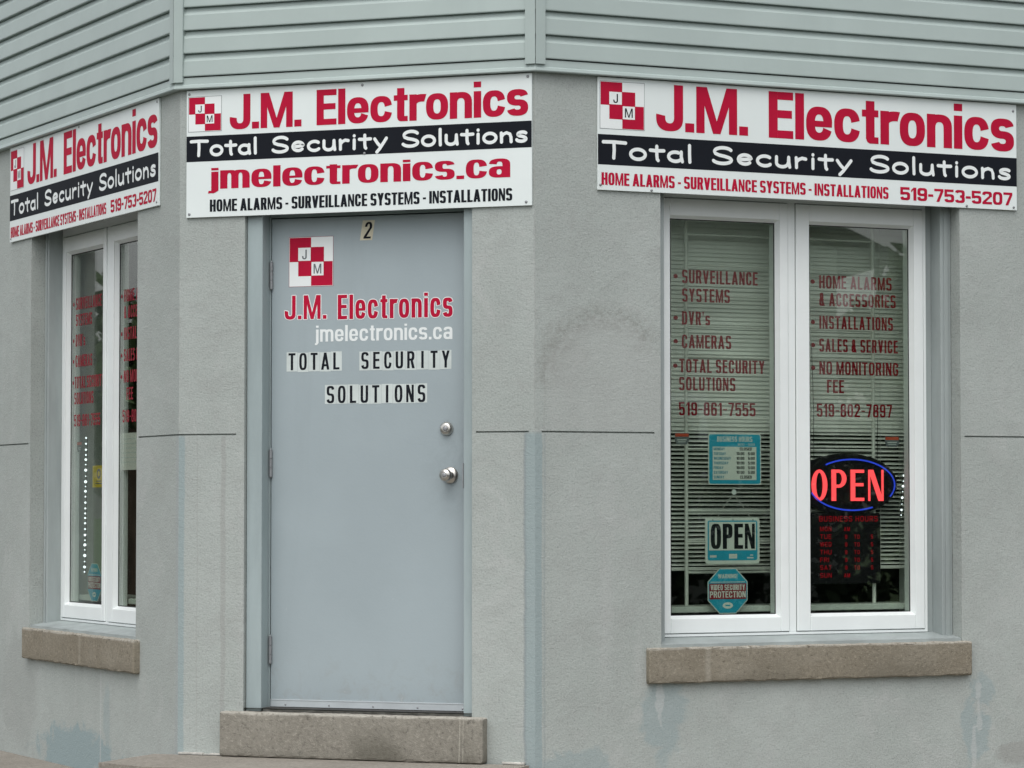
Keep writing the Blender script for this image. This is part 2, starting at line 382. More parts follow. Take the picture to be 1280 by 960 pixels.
def glyph(ch, st, w):
    tx, ty, xh = st.tx, st.ty, st.xh
    dg = tx * 1.02
    if ch == 'A':
        w *= 1.12; m = w / 2
        return w, poly((0, 0), (dg, 0), (m + tx * .42, 1), (m - tx * .5, 1)) + poly((w - dg, 0), (w, 0), (m + tx * .5, 1), (m - tx * .42, 1)) + bar(w * .24, .2, w * .76, .2 + ty * .9)
    if ch == 'B': return w, bar(0, 0, tx, 1) + bowl(st, tx * .5, w * .96, .5 - ty / 2, 1) + bowl(st, tx * .5, w, 0, .5 + ty / 2)
    if ch == 'C': a = ang(st, .34); return w, ring(st, w / 2, .5, w / 2, .5, a, 360 - a)
    if ch == 'D': return w, bar(0, 0, tx, 1) + bowl(st, tx * .5, w, 0, 1)
    if ch == 'E': w *= .88; return w, bar(0, 0, tx, 1) + bar(tx, 1 - ty, w, 1) + bar(tx, .52 - ty / 2, w * .95, .52 + ty / 2) + bar(tx, 0, w, ty)
    if ch == 'F': w *= .85; return w, bar(0, 0, tx, 1) + bar(tx, 1 - ty, w, 1) + bar(tx, .5 - ty / 2, w * .93, .5 + ty / 2)
    if ch == 'G': a = ang(st, .34); return w, ring(st, w / 2, .5, w / 2, .5, a, 360) + bar(w * .5, .5 - ty, w, .5) 
    if ch == 'H': return w, bar(0, 0, tx, 1) + bar(w - tx, 0, w, 1) + bar(tx, .5 - ty / 2, w - tx, .5 + ty / 2)
    if ch == 'I': return tx, bar(0, 0, tx, 1)
    if ch == 'J': w *= .86; return w, bar(w - tx, .29, w, 1) + ring(st, w / 2, .3, w / 2, .3, 172, 360)
    if ch == 'L': w *= .84; return w, bar(0, 0, tx, 1) + bar(tx, 0, w, ty)
    if ch == 'M':
        w *= 1.32; m = w / 2
        s_ = min(tx * .92, w * .22); q = min(tx * .95, w * .2)
        return w, bar(0, 0, s_, 1) + bar(w - s_, 0, w, 1) + poly((s_ * .3, 1), (s_ * .3 + q, 1), (m + q * .45, 0), (m - q * .45, 0)) + poly((w - s_ * .3 - q, 1), (w - s_ * .3, 1), (m + q * .45, 0), (m - q * .45, 0))
    if ch == 'N':
        s_ = min(tx * .92, w * .29) * st.nk; q = min(tx * 1.1, w * .34)
        return w, bar(0, 0, s_, 1) + bar(w - s_, 0, w, 1) + poly((s_ * .05, 1), (s_ * .05 + q, 1), (w - s_ * .05, 0), (w - s_ * .05 - q, 0))
    if ch == 'O': return w * 1.02, ring(st, w * .51, .5, w * .51, .5)
    if ch == 'P': return w * .97, bar(0, 0, tx, 1) + bowl(st, tx * .5, w * .97, .42, 1)
    if ch == 'R': return w, bar(0, 0, tx, 1) + bowl(st, tx * .5, w * .97, .44, 1) + poly((w * .42, .5), (w * .42 + tx, .5), (w * 1.02, 0), (w * 1.02 - tx * 1.1, 0))
    if ch == 'S': return w, sshape(st, w, 1)
    if ch == 'T': w *= .95; return w, bar(0, 1 - ty, w, 1) + bar(w / 2 - tx / 2, 0, w / 2 + tx / 2, 1 - ty)
    if ch == 'U': return w, bar(0, .3, tx, 1) + bar(w - tx, .3, w, 1) + ring(st, w / 2, .3, w / 2, .3, 180, 360)
    if ch == 'V': w *= 1.08; m = w / 2; return w, poly((0, 1), (dg, 1), (m + tx * .42, 0), (m - tx * .5, 0)) + poly((w - dg, 1), (w, 1), (m + tx * .5, 0), (m - tx * .42, 0))
    if ch == 'W':
        w *= 1.5; q = w / 4
        return w, poly((0, 1), (tx, 1), (q + tx * .5, 0), (q - tx * .45, 0)) + poly((2 * q - tx * .45, 1), (2 * q + tx * .45, 1), (q + tx * .5, 0), (q - tx * .45, 0)) + poly((2 * q - tx * .45, 1), (2 * q + tx * .45, 1), (3 * q + tx * .45, 0), (3 * q - tx * .5, 0)) + poly((w - tx, 1), (w, 1), (3 * q + tx * .45, 0), (3 * q - tx * .5, 0))
    if ch == 'Y': w *= 1.05; m = w / 2; return w, bar(m - tx / 2, 0, m + tx / 2, .42) + poly((0, 1), (dg, 1), (m + tx * .5, .40), (m - tx * .5, .40)) + poly((w - dg, 1), (w, 1), (m + tx * .5, .40), (m - tx * .5, .40))
    # figures
    if ch == '0': w *= .95; return w, ring(st, w / 2, .5, w / 2, .5)
    if ch == '1': return tx * 1.75, bar(tx * .75, 0, tx * 1.75, 1) + poly((0, .80), (0, .80 - ty), (tx * .8, .88 - ty * .3), (tx * .8, 1))
    if ch == '2': w *= .95; return w, ring(st, w / 2, .69, w / 2, .31, -12, 178) + poly((w - tx * .98, .66), (w - .01, .63), (tx * 1.15, ty * .9), (0, ty * .9)) + bar(0, 0, w, ty)
    if ch == '3': w *= .95; ry = (.5 + ty / 2) / 2; return w, ring(st, w / 2, 1 - ry, w / 2, ry, -90, 170) + ring(st, w / 2, ry, w / 2, ry, -170, 90)
    if ch == '5': w *= .95; return w, bar(0, 1 - ty, w * .94, 1) + bar(0, .42, tx * .9, 1 - ty) + ring(st, w / 2, .32, w / 2, .32, -172, 148)
    if ch == '6': w *= .95; return w, ring(st, w / 2, .31, w / 2, .31) + bar(0, .3, tx, .66) + ring(st, w / 2, .66, w / 2, .34, ang(st, .15), 180)
    if ch == '7': w *= .9; return w, bar(0, 1 - ty, w, 1) + poly((w - tx * .95, 1 - ty), (w, 1 - ty), (w * .22 + tx, 0), (w * .22, 0))
    if ch == '8': w *= .95; ry = (.5 + ty / 2) / 2; return w, ring(st, w / 2, 1 - ry, w * .47, ry) + ring(st, w / 2, ry, w / 2, ry)
    if ch == '9': w *= .95; return w, ring(st, w / 2, .69, w / 2, .31) + bar(w - tx, .34, w, .7) + ring(st, w / 2, .34, w / 2, .34, 180 + ang(st, .15), 360)
    if ch == '4': w *= .95; return w, bar(w * .6, 0, w * .6 + tx, 1) + bar(0, .22, w, .22 + ty) + poly((0, .22 + ty), (tx, .22 + ty), (w * .62, 1), (w * .62 - tx * .6, 1))
    # lower case
    lw = w * .95
    if ch == 'a': return lw, bar(lw - tx, 0, lw, xh * .68) + ring(st, lw / 2, xh * .66, lw / 2, xh * .34, 0, 172) + ring(st, lw * .48, xh * .30, lw * .48, xh * .30)
    if ch == 'c': a = ang(st, .30); return lw, ring(st, lw / 2, xh / 2, lw / 2, xh / 2, a, 360 - a)
    if ch == 'e': a = ang(st, .42); return lw, ring(st, lw / 2, xh / 2, lw / 2, xh / 2, 0, 360 - a) + bar(tx * .5, xh * .5 - ty * .42, lw - .004, xh * .5 + ty * .35)
    if ch == 'i': return tx, bar(0, 0, tx, min(xh, .82)) + bar(0, max(.885, 1 - ty * .95) if xh > .8 else 1 - ty * .95, tx, 1.0)
    if ch == 'j': return tx * 1.3, bar(tx * .3, -.08, tx * 1.3, min(xh, .82)) + bar(tx * .3, max(.885, 1 - ty * .95) if xh > .8 else 1 - ty * .95, tx * 1.3, 1.0) + poly((-tx * .15, -.2), (tx * .7, -.2), (tx * 1.3, -.08), (-tx * .05, -.2 + ty * .85))
    if ch == 'l': return tx, bar(0, 0, tx, 1)
    if ch in 'nm':
        aw = lw if ch == 'n' else lw * .92; ry = min(xh * .42, .34); out = bar(0, 0, tx, xh); x = 0
        for k in range(1 if ch == 'n' else 2):
            out += bar(x + aw - tx, 0, x + aw, xh - ry) + ring(st, x + aw / 2, xh - ry, aw / 2, ry, 0, 175); x += aw - tx
        return x + tx, out
    if ch == 'o': return lw, ring(st, lw / 2, xh / 2, lw / 2, xh / 2)
    if ch == 'r': rw = lw * .68; return rw, bar(0, 0, tx, xh) + ring(st, rw * .86, xh - .34, rw * .86, .34, 76, 178, tx * .9, ty * 1.25)
    if ch == 's': w2 = lw * .94; return w2, sshape(st, w2, xh)
    if ch == 't': tw = tx * 1.9; return tw, bar(tx * .45, .1, tx * 1.45, .93) + bar(0, xh - ty * .9, tw, xh) + ring(st, tx * 1.05, .17, tx * .6, .17, 180, 275, tx * .5) + bar(tx * .9, 0, tw, ty * .85)
    # marks
    if ch == '.': return tx, bar(0, 0, tx, ty * 1.15)
    if ch == '-': return w * .5, bar(0, .36, w * .5, .36 + ty)
    if ch == '_': return w * .62, bar(0, .42, w * .62, .42 + ty * .72)     # the long dash in the window numbers
    if ch == ':': return tx, bar(0, .1, tx, .1 + ty) + bar(0, .55, tx, .55 + ty)
    if ch == "'": return tx * .8, poly((tx * .2, .70), (tx * .55, .70), (tx * .8, 1), (0, 1))
    if ch == '!': return tx, bar(0, 0, tx, ty) + poly((tx * .2, .28), (tx * .8, .28), (tx, 1), (0, 1))
    if ch == '*':
        r = .13; return .26, [[[(r + r * math.cos(R(20 * k)), .45 + r * math.sin(R(20 * k))) for k in range(18)]]]
    if ch == '&':
        return w * 1.1, ring(st, w * .45, .74, w * .34, .26) + ring(st, w * .45, .29, w * .45, .29, 20, 300) + poly((w * .18, .62), (w * .18 + tx * 1.1, .66), (w * 1.1, 0), (w * 1.1 - tx * 1.3, 0))
    raise ValueError(ch)

def line_width(text, st, w):
    x = 0
    for ch in text:
        if ch == ' ': x += st.space * (w / .6); continue
        x += glyph(ch, st, w)[0] + st.gap
    return x - st.gap
def put_prims(mb, prims, ox, oz, sx, sz, y, slant=0.0):
    for k, pr in enumerate(prims):
        for q in pr:
            mb.flat([(ox + (p[0] + slant * p[1]) * sx, oz + p[1] * sz) for p in q], y - k * .00006)
def write(mb, text, x0, x1, z, cap, y, st, slant=0.0):
    """set one line so that it spans x0..x1 with baseline z and the given capital height"""
    lo, hi = st.tx * 1.2, 4.0; tgt = (x1 - x0) / cap
    for _ in range(40):
        m = (lo + hi) / 2
        if line_width(text, st, m) > tgt: hi = m
        else: lo = m
    wd = (lo + hi) / 2; k = tgt / line_width(text, st, wd); x = 0; brk(mb)
    for i, ch in enumerate(text):
        if ch == ' ':
            x += st.space * (wd / .6)
            if text[i + 1] not in '-&': brk(mb)
            continue
        gw, pr = glyph(ch, st, wd)
        put_prims(mb, pr, x0 + x * cap * k, z, cap * k, cap, y, slant); x += gw + st.gap
class Words:
    """a line or lines of lettering built as one part per word"""
    def __init__(self): self.w = []
    def brk(self): self.w.append(MB())
    def flat(self, pts, y): self.w[-1].flat(pts, y)
    def build(self, name, m, parent, **k):
        return [q.build(name, m, parent, **k) for q in self.w if q.v]
def brk(mb):
    if isinstance(mb, Words): mb.brk()
def write_pitch(mb, text, x0, pitch, z, cap, y, st, wd):
    for i, ch in enumerate(text):
        if ch == ' ': continue
        gw, pr = glyph(ch, st, wd); put_prims(mb, pr, x0 + pitch * (i + .5) - gw * cap / 2, z, cap, cap, y)

# brush-pen hand: strokes with round ends
def arcpts(cx, cy, rx, ry, a0, a1, n=18): return [(cx + rx * math.cos(R(a0 + (a1 - a0) * i / n)), cy + ry * math.sin(R(a0 + (a1 - a0) * i / n))) for i in range(n + 1)]
HAND = {
    'T': (.84, [[(.0, .98), (.42, 1.0), (.84, .97)], [(.40, .97), (.41, .5), (.39, .0)]]),
    'o': (.60, [arcpts(.30, .31, .28, .31, 100, 462, 26)]),
    't': (.52, [[(.25, .88), (.25, .3), (.27, .04), (.30, .0)], [(.0, .62), (.25, .60), (.52, .62)]]),
    'a': (.58, [arcpts(.27, .29, .26, .29, 62, 330, 22), [(.50, .60), (.50, .3), (.54, .0)]]),
    'l': (.14, [[(.07, 1.04), (.07, .5), (.08, .0)]]),
    'S': (.74, [arcpts(.40, .74, .33, .26, 28, 180, 14) + [(.10, .62), (.25, .52), (.45, .46), (.62, .38)] + arcpts(.36, .23, .35, .23, 25, -160, 16)]),
    'e': (.60, [[(.06, .32), (.30, .33), (.53, .38)] + arcpts(.31, .33, .25, .29, 12, 318, 20)]),
    'c': (.54, [arcpts(.30, .31, .28, .31, 48, 318, 22)]),
    'u': (.58, [[(.04, .62), (.04, .30)] + arcpts(.26, .24, .22, .24, 180, 340, 12) + [(.50, .3), (.51, .62)], [(.51, .62), (.52, .3), (.55, .0)]]),
    'r': (.46, [[(.05, .62), (.06, .3), (.06, .0)], [(.06, .36), (.15, .52), (.28, .61), (.42, .57)]]),
    'i': (.14, [[(.07, .60), (.07, .3), (.07, .0)], [(.07, .87), (.071, .875)]]),
    'y': (.60, [[(.02, .60), (.15, .3), (.29, .06)], [(.56, .62), (.42, .3), (.25, -.08), (.12, -.30)]]),
    'n': (.56, [[(.05, .60), (.06, .3), (.06, .0)], [(.06, .34), (.14, .52), (.29, .61), (.44, .52), (.49, .3), (.50, .0)]]),
    's': (.48, [arcpts(.27, .46, .20, .15, 35, 190, 10) + [(.14, .37), (.30, .31)] + arcpts(.23, .15, .21, .15, 50, -165, 14)]),
}
def write_hand(mb, text, x0, x1, z, cap, y, pen):
    tot = sum((HAND[c][0] if c != ' ' else .35) + .17 for c in text) - .17
    k = (x1 - x0) / tot; x = x0; r = pen * cap; brk(mb)
    for c in text:
        if c == ' ': x += .52 * k; continue
        wd, strokes = HAND[c]
        for j, s in enumerate(strokes):
            P = [Vector((x + p[0] * k, z + p[1] * cap)) for p in s]; yy = y - j * .0001
            L = []; Rr = []
            for i in range(len(P)):
                t = (P[min(i + 1, len(P) - 1)] - P[max(i - 1, 0)]).normalized(); nn = Vector((-t.y, t.x)) * r
                L.append(P[i] + nn); Rr.append(P[i] - nn)
            for i in range(len(P) - 1): mb.flat([Rr[i], Rr[i + 1], L[i + 1], L[i]], yy)
            for q, e in enumerate((P[0], P[-1])):
                mb.flat([(e.x + r * math.cos(R(24 * a)), e.y + r * math.sin(R(24 * a))) for a in range(15)], yy - .00003 - q * .00001)
        x += (wd + .17) * k

# ------------------------------------------------------------------ setting: ground
g_ = MB(); g_.add([(-300, -300, -.52), (300, -300, -.52), (300, 300, -.52), (-300, 300, -.52)], [(0, 1, 2, 3)]); struct(g_.build('ground', M['lawn']))
def strip(name, a, b, wd0, wd1, z0, z1, m):
    """a slab running from a to b, from wd0 to wd1 to its right"""
    a = Vector((*a, 0)); b = Vector((*b, 0)); t = (b - a).normalized(); nrm = Vector((t.y, -t.x, 0)); mb = MB(); v = []
    for z in (z0, z1):
        for p, q in ((a, wd0), (b, wd0), (b, wd1), (a, wd1)): v.append((*(p + nrm * q).xy, z))
    mb.add(v, [(0, 1, 2, 3), (4, 5, 6, 7), (0, 1, 5, 4), (1, 2, 6, 5), (2, 3, 7, 6), (3, 0, 4, 7)]); return struct(mb.build(name, m))
dA = Vector((-math.cos(AA), math.sin(AA))); dC = Vector((math.cos(CC), math.sin(CC)))
nA = Vector((-math.sin(AA), -math.cos(AA))); nC = Vector((math.sin(CC), -math.cos(CC)))
p1, p2 = Vector((0, 0)), Vector((W, 0))
def poly_slab(name, pts, z0, z1, m, bev=0):
    mb = MB(); n = len(pts); v = [(p[0], p[1], z0) for p in pts] + [(p[0], p[1], z1) for p in pts]
    mb.add(v, [tuple(range(n)), tuple(range(n, 2 * n))] + [(i, (i + 1) % n, n + (i + 1) % n, n + i) for i in range(n)])
    return mb.build(name, m)
sw = 2.2
struct(poly_slab('pavement', [p1 + dA * 40, p1, p2, p2 + dC * 40, p2 + dC * 40 + nC * sw, p2 + nC * sw + Vector((0, -.4)), p1 + nA * sw + Vector((0, -.4)), p1 + dA * 40 + nA * sw], -.515, -.37, M['pave']))
kw = .16
struct(poly_slab('kerb', [p1 + dA * 40 + nA * (sw + .004), p1 + nA * (sw + .004) + Vector((0, -.4)), p2 + nC * (sw + .004) + Vector((0, -.4)), p2 + dC * 40 + nC * (sw + .004), p2 + dC * 40 + nC * (sw + kw), p2 + nC * (sw + kw) + Vector((0, -.45)), p1 + nA * (sw + kw) + Vector((0, -.45)), p1 + dA * 40 + nA * (sw + kw)], -.515, -.374, M['kerb']))
rd = sw + kw
struct(poly_slab('road', [p1 + dA * 120 + nA * rd, p1 + nA * rd + Vector((0, -.47)), p2 + nC * rd + Vector((0, -.47)), p2 + dC * 120 + nC * rd, p2 + dC * 120 + nC * (rd + 9), p2 + nC * (rd + 9) + Vector((0, -12)), p1 + nA * (rd + 9) + Vector((0, -12)), p1 + dA * 120 + nA * (rd + 9)], -.56, -.512, M['asphalt']))

# ------------------------------------------------------------------ the corner building
bld = thing('corner_building', 'O', (0, 0, 0), 'grey rendered corner shop building with chamfered entrance corner and pale lap siding above', 'building')
JZ = 1.18
def wall_relief(plane, x0, x1, z0, z1, hole, grooves, rev, mat):
    """rendered wall: one sheet with a real opening, its reveal, and a recessed joint line"""
    hx0, hx1, hz0, hz1 = hole
    xs = sorted({x0, x1, hx0, hx1, *[g[0] for g in grooves], *[g[1] for g in grooves]}); zs = sorted({z0, z1, hz0, hz1, JZ - .0035, JZ + .0035})
    def dep(i, j):
        xm = (xs[i] + xs[i + 1]) / 2; zm = (zs[j] + zs[j + 1]) / 2
        if hx0 < xm < hx1 and hz0 < zm < hz1: return None
        if abs(zm - JZ) < .003 and any(a < xm < b for a, b in grooves): return .012
        return 0.0
    mb = MB(); nx, nz = len(xs) - 1, len(zs) - 1
    for i in range(nx):
        for j in range(nz):
            dd = dep(i, j)
            if dd is not None: mb.add([(xs[i], dd, zs[j]), (xs[i + 1], dd, zs[j]), (xs[i + 1], dd, zs[j + 1]), (xs[i], dd, zs[j + 1])], [(0, 1, 2, 3)])
            for (ii, jj, a, b) in ((i + 1, j, (xs[i + 1], zs[j]), (xs[i + 1], zs[j + 1])), (i, j + 1, (xs[i], zs[j + 1]), (xs[i + 1], zs[j + 1]))):
                if ii >= nx or jj >= nz: continue
                d2 = dep(ii, jj); e1 = rev if dd is None else dd; e2 = rev if d2 is None else d2
                if e1 != e2: mb.add([(a[0], e1, a[1]), (b[0], e1, b[1]), (b[0], e2, b[1]), (a[0], e2, a[1])], [(0, 1, 2, 3)])
    return mb.build('wall', mat, bld, plane, fix=False)
WOFF = {'A': -2.039, 'C': .592}; WW = 1.513; HB, HT = .2, 2.30
REV = .075
wallA = wall_relief('A', -9, 0, -.55, 2.80, (WOFF['A'], WOFF['A'] + WW, HB, HT), [(-9, WOFF['A'] - .03), (WOFF['A'] + WW + .02, 0)], REV, stucco('stucco_left', 'A'))
wallB = wall_relief('B', 0, W, -.55, 2.80, (.314, 1.368, -.2, 2.2), [(0, .275), (1.385, W - .028)], .05, stucco('stucco_corner', 'B'))
wallC = wall_relief('C', 0, 9, -.55, 2.80, (WOFF['C'], WOFF['C'] + WW, HB, HT), [(.03, WOFF['C'] - .03), (WOFF['C'] + WW + .02, 9)], REV, stucco('stucco_right', 'C'))

# upper storey in vinyl lap siding
SZ, SP, SO = 2.689, .1016, .03
def siding(plane, x0, x1, m0, m1):
    """profile courses swept along the wall; m0/m1 = mitre factors at the ends (x shift per metre of projection)"""
    prof = [(0.06, SZ + .052), (SO - .004, SZ + .052)]  # starts behind the bottom trim
    z = SZ + .056
    prof = []
    while z < 5.6:
        prof += [(.010, z), (SO + .002, z), (SO + .003, z + .004), (SO - .001, z + .066), (SO - .006, z + .074), (SO - .013, z + .083), (SO - .015, z + .095), (.010, z + SP - .0008)]
        z += SP
    mb = MB(); v = []
    for (p, zz) in prof: v += [(x0 + m0 * p, -p, zz), (x1 + m1 * p, -p, zz)]
    mb.add(v, [(2 * i, 2 * i + 1, 2 * i + 3, 2 * i + 2) for i in range(len(prof) - 1)])
    o = mb.build('siding', M['siding'], bld, plane)
    t = MB()                                             # starter trim with drip edge and flat soffit return
    pr = [(-.05, SZ), (SO + .004, SZ), (SO + .006, SZ + .004), (SO + .003, SZ + .016), (SO - .002, SZ + .02), (SO - .004, SZ + .05), (.0, SZ + .0545)]
    v = []
    for (p, zz) in pr: v += [(x0 + m0 * p, -p, zz), (x1 + m1 * p, -p, zz)]
    t.add(v, [(2 * i, 2 * i + 1, 2 * i + 3, 2 * i + 2) for i in range(len(pr) - 1)])
    t.build('starter_trim', M['siding'], o)
    return o
tA, tC = math.tan(AA / 2), math.tan(CC / 2)
sA = siding('A', -9, 0, 0, tA); sB = siding('B', 0, W, -tA, tC); sC = siding('C', 0, 9, -tC, 0)
def corner_post(o, plane, sgn, t):
    mb = MB(); lw = .030; p0, p1_ = .004, SO + .010
    ov = -sgn * .0
    # a leg lying on the wall next to the corner, butted to the mitre line
    z0, z1 = SZ + .030, 5.6
    e0, e1 = t * p0, t * p1_
    v = []
    for z in (z0, z1):
        v += [(o + sgn * lw, -p0, z), (o - sgn * (e0 - .0016), -p0, z), (o - sgn * (e1 - .0016), -p1_, z), (o + sgn * lw, -p1_, z)]
    mb.add(v, [(0, 1, 2, 3), (4, 5, 6, 7), (0, 1, 5, 4), (1, 2, 6, 5), (2, 3, 7, 6), (3, 0, 4, 7)])
    return mb
corner_post(0, 'A', -1, tA).build('corner_post', M['siding'], sA)
corner_post(0, 'B', 1, tA).build('corner_post', M['siding'], sB)
corner_post(W, 'B', -1, tC).build('corner_post', M['siding'], sB)
corner_post(0, 'C', 1, tC).build('corner_post', M['siding'], sC)
# rest of the building shell: back walls, roof, dark interior
far_a, far_c = p1 + dA * 9, p2 + dC * 9
back = Vector(((far_a.x + far_c.x) / 2, 13.5))
mb = MB()
for a, b in ((far_a, back), (back, far_c)):
    mb.add([(a.x, a.y, -.55), (b.x, b.y, -.55), (b.x, b.y, 5.6), (a.x, a.y, 5.6)], [(0, 1, 2, 3)])
mb.build('wall', M['siding'], bld)
inset = lambda k: [p1 - nA * k - Vector((0, -.05)), p2 - nC * k - Vector((0, -.05)), far_c - nC * k, back + Vector((0, -k)), far_a - nA * k]
rf = MB(); q = [p1, p2, far_c, back, far_a]; rf.add([(p.x, p.y, 5.6) for p in q], [(0, 1, 2, 3, 4)]); rf.build('roof', M['roofs'], bld)
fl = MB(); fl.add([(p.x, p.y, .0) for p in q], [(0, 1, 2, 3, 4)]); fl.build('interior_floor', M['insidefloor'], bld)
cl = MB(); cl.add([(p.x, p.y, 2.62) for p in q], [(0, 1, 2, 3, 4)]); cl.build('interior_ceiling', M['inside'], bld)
iw = MB()                                                # partition behind the shop front
pa, pc = p1 + dA * 5 - nA * .3, p2 + dC * 5 - nC * .3
pm = Vector((.8, 4.2))
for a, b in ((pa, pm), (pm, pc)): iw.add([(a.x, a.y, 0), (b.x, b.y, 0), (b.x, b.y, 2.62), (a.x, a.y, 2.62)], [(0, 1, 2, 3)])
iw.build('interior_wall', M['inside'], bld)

# ------------------------------------------------------------------ windows
WST = Style(.17, .135, 3.4, .72, .115, .30)
def make_window(plane, sill_x, label):
    o = WOFF[plane]; X = lambda r: o + r
    fr = MB()                                            # outer vinyl frame with central mullion
    y0, y1 = .142, .215; l, r_, b, t = .058, WW - .088, .305, 2.262
    ml, mr = .710, .746
    fr.box(X(l), X(l + .014), y0, y1, b, t, .002); fr.box(X(r_ - .014), X(r_), y0, y1, b, t, .002)
    fr.box(X(l + .0142), X(r_ - .0142), y0, y1, b, b + .012, .002); fr.box(X(l + .0142), X(r_ - .0142), y0, y1, 2.206, t, .002)
    fr.box(X(ml), X(mr), y0 + .002, y1, b + .0122, 2.2055, .002)
    win = fr.build('window', M['upvc'], bld, plane)
    win['label'] = label
    gp = MB()                                            # dark rebate between frame and sashes
    gp.box(X(l + .015), X(ml - .0005), y0 + .02, y1 - .002, b + .0125, 2.2055); gp2 = None
    gm = []
    for (s0, s1, g0, g1) in ((l + .017, ml - .003, .132, .653), (mr + .003, r_ - .017, .828, 1.347)):
        sb, stp = b + .015, 2.203; gb, gt = .396, 2.116
        s = MB(); yf = .138
        def side(a0, a1, c0, c1): s.box(X(a0), X(a1), yf, y1 - .004, c0, c1, .003)
        side(s0, g0 - .012, sb, stp); side(g1 + .012, s1, sb, stp); side(g0 - .0118, g1 + .0118, sb, gb - .012); side(g0 - .0118, g1 + .0118, gt + .012, stp)
        sash = s.build('sash', M['upvc'], win)
        bd = MB()                                        # sloped glazing bead
        a = [(X(g0 - .0125), gb - .0125), (X(g1 + .0125), gb - .0125), (X(g1 + .0125), gt + .0125), (X(g0 - .0125), gt + .0125)]
        c = [(X(g0), gb), (X(g1), gb), (X(g1), gt), (X(g0), gt)]
        v = [(p[0], yf + .004, p[1]) for p in a] + [(p[0], .163, p[1]) for p in c] + [(p[0], .21, p[1]) for p in c]
        bd.add(v, [(i, (i + 1) % 4, 4 + (i + 1) % 4, 4 + i) for i in range(4)] + [(4 + i, 4 + (i + 1) % 4, 8 + (i + 1) % 4, 8 + i) for i in range(4)])
        bd.build('glazing_bead', M['upvc'], win, fix=False)
        gk = MB()
        for (a0, a1, c0, c1) in ((g0 - .002, g0 + .004, gb, gt), (g1 - .004, g1 + .002, gb, gt), (g0 + .0042, g1 - .0042, gb - .002, gb + .004), (g0 + .0042, g1 - .0042, gt - .004, gt + .002)):
            gk.box(X(a0), X(a1), .1635, .1655, c0, c1)
        gk.build('gasket', M['gap'], win)
        p = MB(); p.box(X(g0 - .001), X(g1 + .001), .166, .172, gb - .001, gt + .001); p.build('pane', M['glass'], win)
    gk = MB()                                            # black strips painted in for the shadow gaps round the sashes
    for (s0, s1) in ((l + .0145, ml - .0005), (mr + .0005, r_ - .0145)):
        for (a0, a1, c0, c1) in ((s0, s0 + .0028, b + .0125, 2.2055), (s1 - .0028, s1, b + .0125, 2.2055), (s0 + .003, s1 - .003, b + .0125, b + .0148), (s0 + .003, s1 - .003, 2.2032, 2.2055)):
            gk.box(X(a0), X(a1), y0 + .006, y1 - .006, c0, c1)
    gk.build('sash_shadow_gap', M['gap'], win)
    bm_ = MB()                                           # painted timber casing inside the render reveal
    for s in (0, 1):
        f = (lambda a: X(a)) if s == 0 else (lambda a: X(WW - a))
        x = sorted((f(.001), f(.056)))
        bm_.box(x[0], x[1], REV - .004, .21, HB, 2.245, .004)
        x = sorted((f(.018), f(.040)))
        bm_.box(x[0], x[1], REV - .009, REV - .0045, HB + .06, 2.24, .002)
    bm_.box(X(WW - .0868), X(WW - .0562), .150, .209, HB, 2.245, .002)
    bm_.box(X(.001), X(WW - .001), REV - .004, .21, 2.246, HT - .002, .004)
    bm_.build('casing', M['trimw'], win)
    sb_ = MB()                                           # painted sub-sill, sloping outwards
    v = []
    for x in (X(.002), X(WW - .002)): v += [(x, .004, .262), (x, .004, .281), (x, .15, .304), (x, .15, .262)]
    sb_.add(v, [(0, 1, 2, 3), (4, 5, 6, 7), (0, 1, 5, 4), (1, 2, 6, 5), (2, 3, 7, 6), (3, 0, 4, 7)])
    sb_.build('sub_sill', M['trimw'], win)
    st = MB(); bm = bmesh.new(); bmesh.ops.create_cube(bm, size=1)   # stone sill, worn arrises
    for vv in bm.verts:
        vv.co = Vector((sill_x[0] + (vv.co.x + .5) * (sill_x[1] - sill_x[0]), -.032 + (vv.co.y + .5) * .105, .118 + (vv.co.z + .5) * .150))
    bmesh.ops.bevel(bm, geom=bm.edges[:], offset=.009, segments=3, affect='EDGES', profile=.6)
    bmesh.ops.subdivide_edges(bm, edges=[e for e in bm.edges if e.calc_length() > .3], cuts=40, use_grid_fill=True)
    rnd = random.Random(3)
    for vv in bm.verts: vv.co += Vector((0, rnd.uniform(-.0018, .0018), rnd.uniform(-.0022, .0022)))
    st.addbm(bm); st.build('sill', M['sill'], win)
    ij = MB()                                            # inner lining and window board
    ij.box(X(.03), X(.062), .216, .42, .30, 2.27); ij.box(X(WW - .062), X(WW - .03), .216, .42, .30, 2.27); ij.box(X(.0625), X(WW - .0625), .216, .44, .405, .432, .004)
    ij.box(X(.0625), X(WW - .0625), .216, .42, 2.20, 2.27)
    ij.build('inner_lining', M['insill'], win)
    lt = Words(); y = .1738 if plane == 'C' else .1655                                 # lettering on the outer face of the panes
    H = .0585
    def L(x0, x1, z, s, bullet=None):
        write(lt, s, X(x0), X(x1), z, H, y, WST)
        if bullet is not None: put_prims(lt, glyph('*', WST, 1)[1], X(bullet) - .011, z - .005, .085, .075, y)
    k = .592
    L(.789 - k, 1.166 - k, 1.838, 'SURVEILLANCE', .757 - k); L(.789 - k, 1.026 - k, 1.757, 'SYSTEMS'); L(.788 - k, .927 - k, 1.657, "DVR'" + 's', .757 - k)
    L(.787 - k, 1.032 - k, 1.555, 'CAMERAS', .757 - k); L(.775 - k, 1.199 - k, 1.449, 'TOTAL SECURITY', .755 - k); L(.773 - k, 1.052 - k, 1.371, 'SOLUTIONS'); L(.772 - k, 1.153 - k, 1.262, '519_861_7555')
